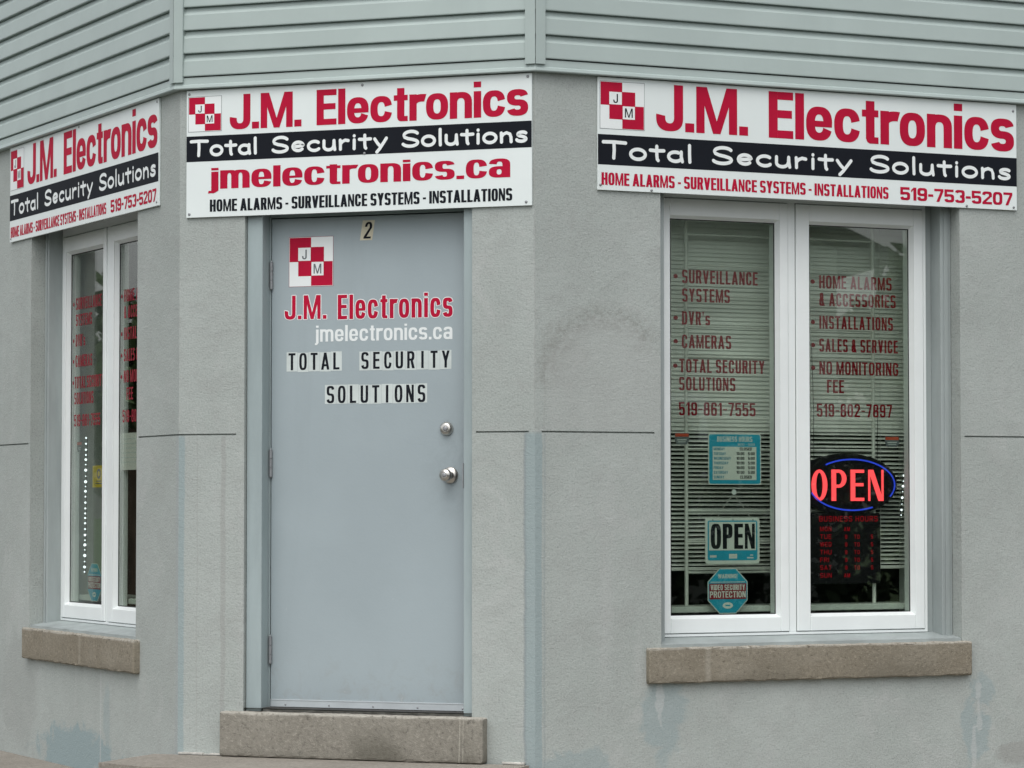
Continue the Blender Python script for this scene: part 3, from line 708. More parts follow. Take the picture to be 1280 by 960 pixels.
    L(1.479 - k, 1.856 - k, 1.836, 'HOME ALARMS', 1.446 - k); L(1.479 - k, 1.877 - k, 1.758, '& ACCESSORIES'); L(1.479 - k, 1.862 - k, 1.656, 'INSTALLATIONS', 1.446 - k)
    L(1.478 - k, 1.887 - k, 1.554, 'SALES & SERVICE', 1.446 - k); L(1.478 - k, 1.889 - k, 1.453, 'NO MONITORING', 1.446 - k); L(1.517 - k, 1.605 - k, 1.371, 'FEE'); L(1.464 - k, 1.855 - k, 1.265, '519_802_7897')
    lt.build('lettering', M['winred'], win, fix=False)
    return win
winA = make_window('A', (-2.061, -.472), 'window in the left wall seen at a steep angle')
winC = make_window('C', (.520, 2.139), 'wide two-sash window in the right wall')

# ------------------------------------------------------------------ entrance: step, casing, door
def rough_block(x0, x1, y0, y1, z0, z1, bev, amp, seed):
    bm = bmesh.new(); bmesh.ops.create_cube(bm, size=1)
    for v in bm.verts: v.co = Vector((x0 + (v.co.x + .5) * (x1 - x0), y0 + (v.co.y + .5) * (y1 - y0), z0 + (v.co.z + .5) * (z1 - z0)))
    bmesh.ops.bevel(bm, geom=bm.edges[:], offset=bev, segments=3, affect='EDGES', profile=.6)
    bmesh.ops.subdivide_edges(bm, edges=[e for e in bm.edges if e.calc_length() > .3], cuts=50, use_grid_fill=True)
    rr = random.Random(seed)
    for v in bm.verts: v.co += Vector((rr.uniform(-amp, amp), rr.uniform(-amp, amp), rr.uniform(-amp, amp)))
    m_ = MB(); m_.addbm(bm); return m_
stp = rough_block(.228, 1.436, -.060, .13, -.205, -.014, .012, .0016, 5).build('doorstep', M['step'], bld, 'B')
# the low landing slab the step stands on
lm = MB()
lp = [(-.10, -.02), (W - .02, -.02), (W - .02, -.42), (W - .12, -.55), (.15, -.62), (-.12, -.50)]
lm.add([(x, y, -.3705) for x, y in lp] + [(x, y, -.207) for x, y in lp], [tuple(range(6)), tuple(range(6, 12))] + [(i, (i + 1) % 6, 6 + (i + 1) % 6, 6 + i) for i in range(6)])
landing = lm.build('landing', M['pave']); struct(landing)
wl = MB(); rr = random.Random(2); x = .01                # limewash line where wall meets the landing
while x < W - .05:
    L_ = rr.uniform(.03, .12); h = rr.uniform(.004, .010)
    if not .225 < x + L_ / 2 < 1.455: wl.box(x, x + L_ + .003, -.012 - h * .6, -.0005, -.206, -.206 + h, .002)
    x += L_
wl.build('mortar_line', M['whitewash'], bld, 'B')

cs = MB()
cy0, cy1 = .02, .16
cs.box(.3165, .389, cy0, .098, -.014, 2.19, .003); cs.box(1.322, 1.366, cy0, .098, -.014, 2.19, .003)
cs.box(.389, 1.3218, cy0 + .001, .098, 2.14, 2.19, .003)
cs.build('door_casing', M['trim'], bld, 'B')
cs2 = MB(); cs2.box(.3165, .3935, .0985, .17, -.014, 2.19); cs2.box(1.363, 1.3665, .0985, .17, -.014, 2.19); cs2.box(.3935, 1.3628, .0985, .17, 2.124, 2.19); cs2.build('door_rebate', M['trim'], bld, 'B')
dg_ = MB(); dg_.box(1.3190, 1.3217, .035, .098, .034, 2.139); dg_.build('door_shadow_line', M['gap'], bld, 'B')  # dark strip painted in place of the shadow gap at the door edge
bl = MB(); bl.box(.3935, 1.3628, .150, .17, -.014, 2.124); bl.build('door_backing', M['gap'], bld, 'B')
dm = MB(); dm.box(.397, 1.3595, .100, .1445, .0, 2.119, .0015)
door = dm.build('door', M['door'], bld, 'B'); door['label'] = 'flat blue grey steel door with lettering'
sp = MB(); sp.box(.398, 1.3585, .0945, .0998, .002, .033, .0012); sp.box(.398, 1.3585, .0925, .0943, .030, .0345, .0006); sp.build('door_sweep', M['alu'], door)
sb2 = MB()
for i in range(5): sb2.lathe((.47 + i * .205, .0945, .012), [(.0045, 0), (.004, -.0015), (.001, -.002)], 10)
sb2.build('sweep_screws', M['screw'], door)
th = MB(); th.box(.392, 1.362, .03, .15, -.0135, -.005, .002); th.build('threshold', M['whitewash'], bld, 'B')
for hz in (1.872, 1.055, .247):                         # butt hinges: leaf and knuckles
    h = MB(); xx = .3985
    for k in range(3): h.lathe((xx, .0905, hz - .058 + k * .0395), [(.0075, 0), (.0075, .037)], 14, 'z')
    h.lathe((xx, .0905, hz - .062), [(.004, 0), (.0055, .003)], 12, 'z'); h.lathe((xx, .0905, hz + .0606), [(.0055, 0), (.004, .004)], 12, 'z')
    h.build('hinge', M['screw'], door)
kb = MB(); c = (1.232, .100, 1.0)
kb.lathe(c, [(.036, 0), (.036, -.004), (.033, -.009), (.024, -.013), (.0145, -.018), (.0135, -.032), (.017, -.038), (.025, -.046), (.0275, -.055), (.0265, -.064), (.022, -.070), (.013, -.073), (.0125, -.074)], 36)
knob = kb.build('handle', M['steel'], door)
kk = MB(); kk.lathe((1.232, .100 - .0742, 1.0), [(.0095, 0), (.0095, -.0015), (.004, -.002)], 20); kk.box(1.2312, 1.2328, .0232, .0236, .9955, 1.0045); kk.build('key_cylinder', M['screw'], knob)
db = MB(); c = (1.2155, .100, 1.198)
db.lathe(c, [(.030, 0), (.030, -.004), (.028, -.010), (.0235, -.0165), (.0225, -.018), (.012, -.0182)], 32)
dbo = db.build('deadbolt', M['steel'], door)
kk = MB(); kk.lathe((1.2155, .0815, 1.198), [(.0105, 0), (.0105, -.0015), (.004, -.002)], 20); kk.box(1.2147, 1.2163, .0791, .0795, 1.193, 1.203); kk.build('key_cylinder', M['screw'], dbo)
la = MB(); la.box(1.3185, 1.3225, .015, .03, .945, 1.05, .001); la.build('strike_guard', M['screw'], bld, 'B')

# lettering on the door
def logo(parent, x0, x1, z0, z1, y, jm, frame=True, jh=.13):
    """red and white chequer of nested squares with small J and M panels"""
    S, H = x1 - x0, z1 - z0; P = lambda a, b: (x0 + a * S, z0 + b * H)
    wb = MB(); e = .0035
    if frame:
        fr = MB(); fr.flat([(x0 - e, z0 - e), (x1 + e, z0 - e), (x1 + e, z1 + e), (x0 - e, z1 + e)], y - .0002); fr.build('logo_outline', M['maroon'] if frame == 'red' else M['letterdark'], parent, fix=False)
        e = .0018
    wb.flat([(x0 - e, z0 - e), (x1 + e, z0 - e), (x1 + e, z1 + e), (x0 - e, z1 + e)], y - .0004); wb.build('logo_ground', M['white'], parent, fix=False)
    rb = MB()
    def rect(a0, b0, a1, b1, yy): rb.flat([P(a0, b0), P(a1, b0), P(a1, b1), P(a0, b1)], yy)
    y2 = y - .0006
    rect(0, .5, .5, 1, y2); rect(.5, 0, 1, .5, y2)
    rect(.5, .5, .8, .8, y2); rect(.2, .2, .5, .5, y2)
    rb.build('logo_squares', M['red'], parent, fix=False)
    wp = MB()
    for (a0, b0, a1, b1) in ((.2, .52, .49, .79), (.51, .21, .79, .49)): wp.flat([P(a0, b0), P(a1, b0), P(a1, b1), P(a0, b1)], y - .0008)
    wp.build('logo_panels', M['white'], parent, fix=False)
    lb = MB(); st = Style(.16, .13, 2.4)
    j0 = P(.29, .55); write(lb, 'J', j0[0], P(.40, 0)[0], j0[1], .20 * H, y - .001, st); m0 = P(.56, .25); write(lb, 'M', m0[0], P(.74, 0)[0], m0[1], .20 * H, y - .001, Style(.15, .13, 2.4))
    lb.build('logo_initials', jm, parent, fix=False)
dy = .0998
logo(door, .482, .685, 1.824, 2.034, dy, M['letterdark'], 'red')
DN = Style(.165, .14, 2.8, .78, .10, .26)
def outlined(name, jobs, m, mw, parent, y, d):
    a = Words(); b = MB()
    for job in jobs: write(a, *job[:5], y - .0012, job[5])
    for job in jobs:
        b = MB(); t = MB(); write(t, *job[:5], 0, job[5])
        for k in range(8):                                # tiny depth steps keep the outline copies apart
            ox, oz = d * math.cos(R(45 * k)), d * math.sin(R(45 * k))
            b.add([(p[0] + ox, p[1] + y - .0001 - k * .00008, p[2] + oz) for p in t.v], t.f)
        b.build(name + '_outline', mw, parent, fix=False)
    a.build(name, m, parent, fix=False)
outlined('name_lettering', [('J.M.', .459, .657, 1.679, .104, DN), ('Electronics', .710, 1.242, 1.675, .106, DN)], M['red'], M['white'], door, dy, .0035)
t = Words(); write(t, 'jmelectronics.ca', .604, 1.241, 1.580, .070, dy - .0004, Style(.175, .14, 2.8, .76, .10)); t.build('web_lettering', M['white'], door, fix=False)
DB = Style(.155, .13, 3.0)
def boxed(text, x0, x1, z, cap, zb0, zb1):
    bx = MB(); tx_ = MB()
    p = (x1 - x0) / len(text)
    rr = random.Random(len(text) * 3)
    for i in range(len(text)):
        q = rr.uniform(-.0015, .0015)
        bx.flat([(x0 + p * i + .0004, zb0 + q), (x0 + p * (i + 1) - .0004, zb0 + q), (x0 + p * (i + 1) - .0004, zb1 + q), (x0 + p * i + .0004, zb1 + q)], dy - .0004)
    write_pitch(tx_, text, x0, p, z, cap, dy - .0007, DB, .47)
    bx.build('letter_stickers', M['offwhite'], door, fix=False); tx_.build('slogan_lettering', M['black'], door, fix=False)
boxed('TOTAL', .468, .730, 1.4585, .074, 1.4515, 1.5355); boxed('SECURITY', .811, 1.237, 1.4585, .073, 1.4515, 1.533); boxed('SOLUTIONS', .650, 1.126, 1.313, .075, 1.3095, 1.392)
n2 = MB(); n2.flat([(.813, 2.014), (.870, 2.014), (.883, 2.100), (.826, 2.100)], dy - .0004); n2.build('number_sticker', M['cream'], door, fix=False)
n2 = MB(); write(n2, '2', .829, .863, 2.021, .072, dy - .0007, Style(.16, .12, 2.4), .14); n2.build('door_number', M['black'], door, fix=False)

# ------------------------------------------------------------------ shop signs
NM = Style(.22, .17, 2.5, .735, .05, .3)
IMP = Style(.225, .15, 3.2, .8, .065, .24)
WEB = Style(.38, .14, 2.7, .87, .085, .3)
PH = Style(.27, .19, 3.4, .8, .09, .2)
def screws(parent, pts, y):
    for (x, z) in pts:
        s = MB(); s.lathe((x, y, z), [(.0062, 0), (.0058, -.002), (.003, -.0034)], 12); s.box(x - .0045, x + .0045, y - .0036, y - .0033, z - .0008, z + .0008); s.build('screw', M['screw'], parent)
def shop_sign(plane, x0, x1, z0, z1, label):
    o = thing('shop_sign', plane, ((x0 + x1) / 2, 0, z0), label, 'sign')
    p = MB(); p.box(x0, x1, -.012, -.002, z0, z1, .001); p.build('panel', M['signw'], o)
    return o
Y = -.0125
def long_sign(plane, x0, label, scr):
    x1 = x0 + 2.118; o = shop_sign(plane, x0, x1, 2.205, 2.685, label)
    b = MB(); b.flat([(x0 + .0005, 2.313), (x1 - .0005, 2.313), (x1 - .0005, 2.442), (x0 + .0005, 2.442)], Y); b.build('black_band', M['black'], o, fix=False)
    t = Words(); write(t, 'J.M.', x0 + .278, x0 + .727, 2.471, .200, Y - .0003, NM); write(t, 'Electronics', x0 + .830, x0 + 2.104, 2.469, .203, Y - .0003, NM); t.build('name_lettering', M['red'], o, fix=False)
    t = Words(); write_hand(t, 'Total', x0 + .026, x0 + .448, 2.343, .068, Y - .0004, .112); write_hand(t, 'Security', x0 + .552, x0 + 1.25, 2.345, .068, Y - .0004, .112); write_hand(t, 'Solutions', x0 + 1.344, x0 + 2.082, 2.346, .068, Y - .0004, .112); t.build('slogan_lettering', M['white'], o, fix=False)
    t = Words(); write(t, 'HOME ALARMS - SURVEILLANCE SYSTEMS - INSTALLATIONS', x0 + .017, x0 + 1.438, 2.227, .053, Y - .0003, IMP); t.build('service_lettering', M['red'], o, fix=False)
    t = Words(); write(t, '519-753-5207', x0 + 1.499, x0 + 2.093, 2.226, .058, Y - .0003, PH); t.build('phone_lettering', M['red'], o, fix=False)
    logo(o, x0 + .013, x0 + .219, 2.469, 2.666, Y, M['black'])
    screws(o, scr(x0, x1), -.012)
    return o
long_sign('C', .288, 'long white shop sign over the right window, red name and phone number', lambda a, b: [(a + .012, 2.226), (a + .255, 2.213), (b - .27, 2.214), (b - .018, 2.218), (b - .018, 2.655)])
long_sign('A', -2.351, 'long white shop sign over the left window, seen at a steep angle', lambda a, b: [(b - .02, 2.67), (b - .02, 2.222), (a + 1.05, 2.675), (a + .02, 2.222)])
o = shop_sign('B', .037, 1.640, 2.127, 2.684, 'white shop sign over the door with a web address in heavy red letters')
b = MB(); b.flat([(.0375, 2.371), (1.6395, 2.371), (1.6395, 2.483), (.0375, 2.483)], Y); b.build('black_band', M['black'], o, fix=False)
t = Words(); write(t, 'J.M.', .245, .586, 2.505, .153, Y - .0003, NM); write(t, 'Electronics', .657, 1.624, 2.506, .153, Y - .0003, NM); t.build('name_lettering', M['red'], o, fix=False)
t = Words(); write_hand(t, 'Total', .060, .374, 2.398, .063, Y - .0004, .112); write_hand(t, 'Security', .449, .986, 2.398, .063, Y - .0004, .112); write_hand(t, 'Solutions', 1.056, 1.618, 2.398, .063, Y - .0004, .112); t.build('slogan_lettering', M['white'], o, fix=False)
t = Words(); write(t, 'jmelectronics.ca', .147, 1.544, 2.249, .092, Y - .0003, WEB); t.build('web_lettering', M['red'], o, fix=False)
t = Words(); write(t, 'HOME ALARMS - SURVEILLANCE SYSTEMS - INSTALLATIONS', .151, 1.553, 2.150, .053, Y - .0003, IMP); t.build('service_lettering', M['black'], o, fix=False)
logo(o, .049, .203, 2.505, 2.653, Y, M['black'])
screws(o, [(.050, 2.668), (.87, 2.67), (1.622, 2.67), (.88, 2.376), (.052, 2.142), (1.615, 2.142)], -.012)

# ------------------------------------------------------------------ things hung in the right window
SM = Style(.19, .15, 3.0, .72, .10, .3)
def rounded(x0, x1, z0, z1, r, n=6):
    out = []
    for (cx, cz, a) in ((x1 - r, z0 + r, -90), (x1 - r, z1 - r, 0), (x0 + r, z1 - r, 90), (x0 + r, z0 + r, 180)):
        out += [(cx + r * math.cos(R(a + 90 * i / n)), cz + r * math.sin(R(a + 90 * i / n))) for i in range(n + 1)]
    return out
def slab(mb, pts, y0, y1):
    n = len(pts); mb.add([(p[0], y0, p[1]) for p in pts] + [(p[0], y1, p[1]) for p in pts], [tuple(range(n)), tuple(range(n, 2 * n))] + [(i, (i + 1) % n, n + (i + 1) % n, n + i) for i in range(n)])
def ply(pts, y, name, m, parent):
    mb = MB(); mb.flat(pts, y); return mb.build(name, m, parent, fix=False)
rect = lambda x0, x1, z0, z1: [(x0, z0), (x1, z0), (x1, z1), (x0, z1)]

o = thing('business_hours_plaque', 'C', (1.05, .18, .962), 'blue and white business hours plaque hung in the right window above the hanging open sign', 'sign')
mb = MB(); slab(mb, rounded(.919, 1.182, .962, 1.186, .012), .178, .182); mb.build('panel', M['plaque'], o)
mb = MB(); mb.flat(rounded(.923, 1.178, .966, 1.182, .010), .1776); mb.build('blue_border', M['teal'], o, fix=False)
ply(rect(.940, 1.158, .983, 1.128), .1773, 'table_ground', M['plaque'], o)
mb = MB(); write(mb, 'BUSINESS HOURS', .962, 1.138, 1.150, .023, .1772, Style(.17, .14, 3, .7, .1)); write(mb, '9:00 - 5:00', 1.065, 1.15, 1.134, .009, .1772, SM); mb.build('heading', M['plaque'], o, fix=False)
dn = MB(); tn = MB()
days = ['MONDAY', 'TUESDAY', 'WEDNESDAY', 'THURSDAY', 'FRIDAY', 'SATURDAY', 'SUNDAY']; wid = [.055, .06, .085, .073, .048, .07, .052]
for i, dname in enumerate(days):
    z = 1.112 - i * .0205
    write(dn, dname, .945, .945 + wid[i], z, .0125, .1770, SM)
    if i in (0, 6): write(tn, 'CLOSED', 1.075, 1.135, z, .0135, .1770, Style(.24, .18, 3, .7, .08))
    else: write(tn, '10:00', 1.058, 1.098, z, .0135, .1770, Style(.24, .18, 3, .7, .08)); write(tn, '5:00', 1.116, 1.150, z, .0135, .1770, Style(.24, .18, 3, .7, .08))
dn.build('day_names', M['tealdark'], o, fix=False); tn.build('opening_times', M['black'], o, fix=False)

o = thing('open_sign', 'C', (1.04, .18, .615), 'white and blue plastic OPEN sign hanging by a cord from a suction cup', 'sign')
mb = MB(); slab(mb, rounded(.903, 1.173, .617, .818, .014), .178, .183)
mb.build('panel', M['plaque'], o)
mb = MB(); mb.flat(rounded(.914, 1.162, .632, .806, .010), .1777); mb.build('blue_border', M['teal'], o, fix=False)
ply(rect(.921, 1.155, .676, .800), .1775, 'white_field', M['plaque'], o)
mb = MB(); write(mb, 'OPEN', .929, 1.149, .682, .110, .1773, Style(.19, .15, 3.2, .7, .075)); mb.build('open_lettering', M['black'], o, fix=False)
ply(rect(1.02, 1.06, .640, .660), .1774, 'emblem', M['plaque'], o)
mb = MB(); mb.flat(rect(.925, .958, .645, .655), .1774); mb.flat(rect(1.11, 1.142, .640, .646), .1774); mb.flat(rect(1.125, 1.14, .652, .657), .1774); mb.flat(rect(1.027, 1.053, .646, .654), .1771); mb.build('small_print', M['offwhite'], o, fix=False)
mb = MB()
for x in (.94, 1.04, 1.14): mb.lathe((x, .1776, .8085), [(.004, 0), (.003, -.001)], 10)
mb.build('eyelets', M['screw'], o)
mb = MB(); mb.tube([(.963, .18, .818), (1.0, .18, .87), (1.044, .18, .921)], .0011, 6); mb.tube([(1.129, .18, .818), (1.09, .18, .87), (1.044, .18, .921)], .0011, 6); mb.build('cord', M['paper'], o)
mb = MB(); mb.lathe((1.044, .174, .93), [(.012, 0), (.009, .006), (.004, .012), (.004, .02)], 18); mb.build('suction_cup', M['offwhite'], o)

def octagon(cx, cz, rx, rz): return [(cx + rx * (1 if abs(a) == 1 else .414) * (1 if a > 0 else -1), cz + rz * (.414 if abs(a) == 1 else 1) * (1 if b > 0 else -1)) for a, b in ((1, -1), (1, 1), (.4, 1), (-.4, 1), (-1, 1), (-1, -1), (-.4, -1), (.4, -1))]
def warning(plane, cx, cz, rx, rz, label):
    o = thing('warning_sticker', plane, (cx, .176, cz - rz), label, 'sticker')
    mb = MB(); slab(mb, octagon(cx, cz, rx, rz), .1745, .1752); mb.build('panel', M['plaque'], o)
    ply(octagon(cx, cz, rx * .965, rz * .965), .1742, 'blue_ground', M['tealdark'] if False else M['teal'], o)
    ply(rect(cx - rx * .93, cx + rx * .93, cz - rz * .36, cz + rz * .33), .1740, 'maroon_band', M['maroon'], o)
    mb = MB(); write(mb, 'WARNING!', cx - rx * .48, cx + rx * .48, cz + rz * .56, rz * .19, .1738, SM); write(mb, 'VIDEO SECURITY', cx - rx * .86, cx + rx * .86, cz + rz * .04, rz * .24, .1737, SM); write(mb, 'PROTECTION', cx - rx * .90, cx + rx * .90, cz - rz * .29, rz * .28, .1737, SM)
    mb.flat([(cx + rx * .26 * math.cos(R(20 * k)), cz - rz * .64 + rz * .14 * math.sin(R(20 * k))) for k in range(18)], .1738)
    mb.flat(rect(cx - rx * .86, cx + rx * .86, cz + rz * .38, cz + rz * .41), .1738)
    mb.build('lettering', M['plaque'], o, fix=False)
    mb = MB(); mb.flat(rect(cx - rx * .12, cx + rx * .12, cz - rz * .67, cz - rz * .61), .1736); mb.build('emblem', M['teal'], o, fix=False)
    return o
warning('C', 1.011, .499, .099, .0985, 'blue eight-sided video security warning sticker at the foot of the right window')
warning('A', -1.575, .500, .099, .092, 'blue eight-sided warning sticker in the left window, mostly lost in reflections')
def alarm_sticker(plane, x0, x1, z0, z1, label):
    o = thing('alarm_sticker', plane, ((x0 + x1) / 2, .175, z0), label, 'sticker')
    mb = MB(); slab(mb, [(x0, z1), (x0, z0 + .015), (x0 + .012, z0), (x1 - .012, z0), (x1, z0 + .015), (x1, z1)], .1745, .1752); mb.build('panel', M['letterdark'], o)
    ply(rect(x0 + .002, x1 - .002, z1 - .016, z1 - .002), .1742, 'orange_band', M['orange'], o)
    mb = MB(); mb.flat(rect(x0 + .012, x1 - .012, z0 + .018, z0 + .022), .1742); mb.flat(rect(x0 + .016, x1 - .016, z0 + .010, z0 + .013), .1742); mb.build('small_print', M['offwhite'], o, fix=False)
alarm_sticker('C', .752, .822, 1.136, 1.186, 'small dark and orange alarm sticker at the left edge of the right window')
alarm_sticker('C', 1.818, 1.892, 1.134, 1.181, 'small dark and orange alarm sticker right of the lit OPEN sign')
alarm_sticker('A', -1.84, -1.77, 1.136, 1.186, 'small dark and orange alarm sticker in the left window')

# lit OPEN sign
o = thing('neon_open_sign', 'C', (1.67, .25, .526), 'lit red OPEN sign with a blue ring and red hours below, in the right window', 'sign')
mb = MB(); slab(mb, [(1.668 + .262 * math.cos(R(6 * k)), .968 + .137 * math.sin(R(6 * k))) for k in range(60)], .255, .275); mb.build('backing', M['neonback'], o)
mb = MB(); slab(mb, rounded(1.385, 1.842, .522, .838, .01), .258, .276); mb.build('hours_board', M['neonback'], o)
mb = MB(); write(mb, 'OPEN', 1.480, 1.856, .892, .140, .250, Style(.175, .10, 2.0, .7, .15, nk=.5))
lt = mb.build('open_lettering', M['neonred'], o, fix=False)
mb = MB(); E_ = lambda a: (1.690 + .222 * math.cos(R(a)), .246, .964 + .114 * math.sin(R(a)))
mb.tube([E_(a) for a in range(128, -32, -5)], .0034, 8); mb.tube([E_(a) for a in range(198, 302, 5)], .0034, 8); mb.build('blue_ring', M['neonblue'], o)
mb = MB(); LS = Style(.13, .12, 3.2, .7, .28, .4)
write(mb, 'BUSINESS HOURS', 1.524, 1.828, .800, .024, .2572, LS)
for i, dname in enumerate(['MON', 'TUE', 'WED', 'THU', 'FRI', 'SAT', 'SUN']):
    z = .757 - i * .0345
    write(mb, dname, 1.528, 1.528 + (.058 if i not in (4,) else .045), z, .020, .2572, LS)
    if i in (0, 6): write(mb, 'AM', 1.652, 1.682, z, .018, .2572, LS)
    else: write(mb, '9', 1.658, 1.668, z, .018, .2572, LS); write(mb, 'TO', 1.705, 1.733, z, .018, .2572, LS); write(mb, '5', 1.793, 1.803, z, .018, .2572, LS)
mb.build('hours_lettering', M['ledred'], o, fix=False)
mb = MB(); mb.tube([(1.50, .262, 1.06), (1.50, .262, 1.3), (1.49, .262, 1.6)], .0015, 6); mb.tube([(1.83, .262, 1.05), (1.835, .262, 1.3)], .0015, 6); mb.build('hanging_wire', M['gap'], o)

# white bar grille behind the glass
o = thing('security_grille', 'C', (1.346, .28, .432), 'white enamelled bar grille standing behind the glass of the right window', 'grille')
for x in (.867, 1.825):
    mb = MB(); mb.tube([(x, .285, .433), (x, .285, 1.3), (x, .285, 2.198)], .0085, 10); mb.build('upright', M['grille'], o)
z = .578
while z < 2.15:
    mb = MB(); mb.tube([(.872, .287, z), (1.820, .287, z)], .0055, 8); mb.build('crossbar', M['grille'], o); z += .1352

# venetian blind: upper slats closed, lower ones open
o = thing('venetian_blind', 'C', (1.346, .35, .585), 'pale venetian blind in the right window, upper slats shut and lower ones open', 'blind')
bx0, bx1 = .592 + .072, .592 + WW - .072
mb = MB(); z = .612; i = 0
rr = random.Random(11)
while z < 2.165:
    a = R(26 + rr.uniform(-3, 3)) if z < 1.205 else R(68 + rr.uniform(-5, 5))
    dz, dyy = math.sin(a) * .0125, math.cos(a) * .0125; n = 6; sag = rr.uniform(-.0008, .0008)
    v = []
    for k in range(n + 1):
        u = -1 + 2 * k / n; cv = (1 - u * u) * .0018
        v += [(bx0, .35 + u * dyy, z + u * dz + cv + sag), (bx1, .35 + u * dyy, z + u * dz + cv - sag)]
    mb.add(v, [(2 * k, 2 * k + 1, 2 * k + 3, 2 * k + 2) for k in range(n)], True)
    z += .0188; i += 1
mb.build('slats', M['blind'], o)
mb = MB(); mb.box(bx0, bx1, .337, .363, .585, .600, .003); mb.build('bottom_rail', M['blind'], o)
mb = MB(); mb.box(bx0, bx1, .335, .365, 2.168, 2.199, .002); mb.build('head_rail', M['blind'], o)
for x in (bx0 + .12, bx1 - .14, (bx0 + bx1) / 2):
    mb = MB(); mb.tube([(x, .336, .59), (x, .336, 2.17)], .0011, 5); mb.build('ladder_cord', M['paper'], o)

# strips of white lamps
def led_strip(plane, x0, x1, z0, z1, n, r, label):
    o = thing('light_strip', plane, (x0, .225, z0), label, 'light strip', 'strips of white lamps inside the windows')
    mb = MB(); mb.box(min(x0, x1) - .004, max(x0, x1) + .004, .232, .236, z0 - .01, z1 + .01) if abs(x0 - x1) < .004 else mb.tube([(x0, .234, z0 - .01), (x1, .234, z1 + .01)], .002, 6)
    mb.build('cable', M['gap'], o)
    for k in range(n):
        t = k / (n - 1); rr_ = r * (1.2 if k % 2 else .75) * (1 + .25 * math.sin(k * 2.7)); t += .12 / n * math.sin(k * 5.1); mb = MB(); bm = bmesh.new(); bmesh.ops.create_uvsphere(bm, u_segments=10, v_segments=6, radius=rr_)
        for v in bm.verts: v.co += Vector((x0 + (x1 - x0) * t, .228, z0 + (z1 - z0) * t))
        mb.addbm(bm, True); mb.build('bulb', M['bulb'], o)
led_strip('C', 1.934, 1.949, .828, 1.009, 8, .0036, 'short strip of small white lamps beside the lit OPEN sign')
led_strip('A', -1.872, -1.860, .545, 1.204, 26, .0050, 'tall strip of small white lamps inside the left window')

# left window: notices
def notice(name, plane, x0, x1, y, z0, z1, m, label, extra=None):
    o = thing(name, plane, ((x0 + x1) / 2, y, z0), label, 'notice')
    mb = MB(); slab(mb, rect(x0, x1, z0, z1), y, y + .0012); mb.build('sheet', m, o)
    if extra: extra(o, x0, x1, y, z0, z1)
def yel(o, x0, x1, y, z0, z1):
    cx, cz = (x0 + x1) / 2, z0 + (z1 - z0) * .62; mb = MB(); st = Style(.012, .012, 2)
    put_prims(mb, ring(st, 0, 0, .028, .025), cx, cz, 1, 1, y - .0003); mb.flat(rect(cx - .05, cx + .05, z0 + .016, z0 + .021), y - .0003); mb.flat(rect(cx - .04, cx + .04, z0 + .028, z0 + .033), y - .0003); mb.build('print', M['letterdark'], o, fix=False)
notice('yellow_notice', 'A', -1.615, -1.435, .176, .960, 1.066, M['yellow'], 'small yellow notice with a dark round figure in the left window', yel)
def plines(o, x0, x1, y, z0, z1):
    mb = MB()
    for k in range(6): mb.flat(rect(x0 + .02, x1 - .02 - (k % 3) * .02, z1 - .03 - k * .022, z1 - .026 - k * .022), y - .0003)
    mb.build('print', M['offwhite'], o, fix=False)
notice('paper_notice', 'A', -1.235, -.90, .178, 1.04, 1.215, M['paper'], 'white sheet of paper in the right half of the left window', plines)
notice('pink_neon_glimpse', 'A', -1.02, -.84, .22, .90, .995, M['pink'], 'pink sheet standing in for neon glimpsed at the right edge of the left window')  # flat pink sheet coloured to stand in for a glimpse of red neon
# dim shelves of boxed goods inside, behind the left window
o = thing('display_rack', 'A', (-1.2, .8, 0), 'dark display rack standing in the shop behind the left window', 'shelf')
mb = MB()
for x in (-1.75, -1.2, -.65): mb.box(x - .012, x + .012, .62, .645, 0, 1.18)
mb.build('post', M['screw'], o)
for z in (.42, .66, .9, 1.12):
    mb = MB(); mb.box(-1.78, -.62, .60, .95, z, z + .015); mb.build('shelf', M['insill'], o)
rr = random.Random(4); k = 0
for z in (.436, .676, .916):
    x = -1.74
    while x < -.75:
        wd = rr.uniform(.07, .16); hh = rr.uniform(.08, .18); k += 1
        b_ = MB(); b_.box(x, x + wd, .64, .80, z, z + hh, .003)
        m_ = [M['letterdark'], M['tealdark'], M['paper'], M['inside'], M['maroon']][rr.randrange(5)]
        tag(b_.build('goods_box', m_), 'boxed goods standing on the dim rack behind the left window', 'box', 'boxed goods on the rack in the shop')
        bo = bpy.data.objects[[ob.name for ob in bpy.data.objects if ob.name.startswith('goods_box')][-1]]
        bo.matrix_world = frame_matrix('A')
        x += wd + rr.uniform(.01, .05)

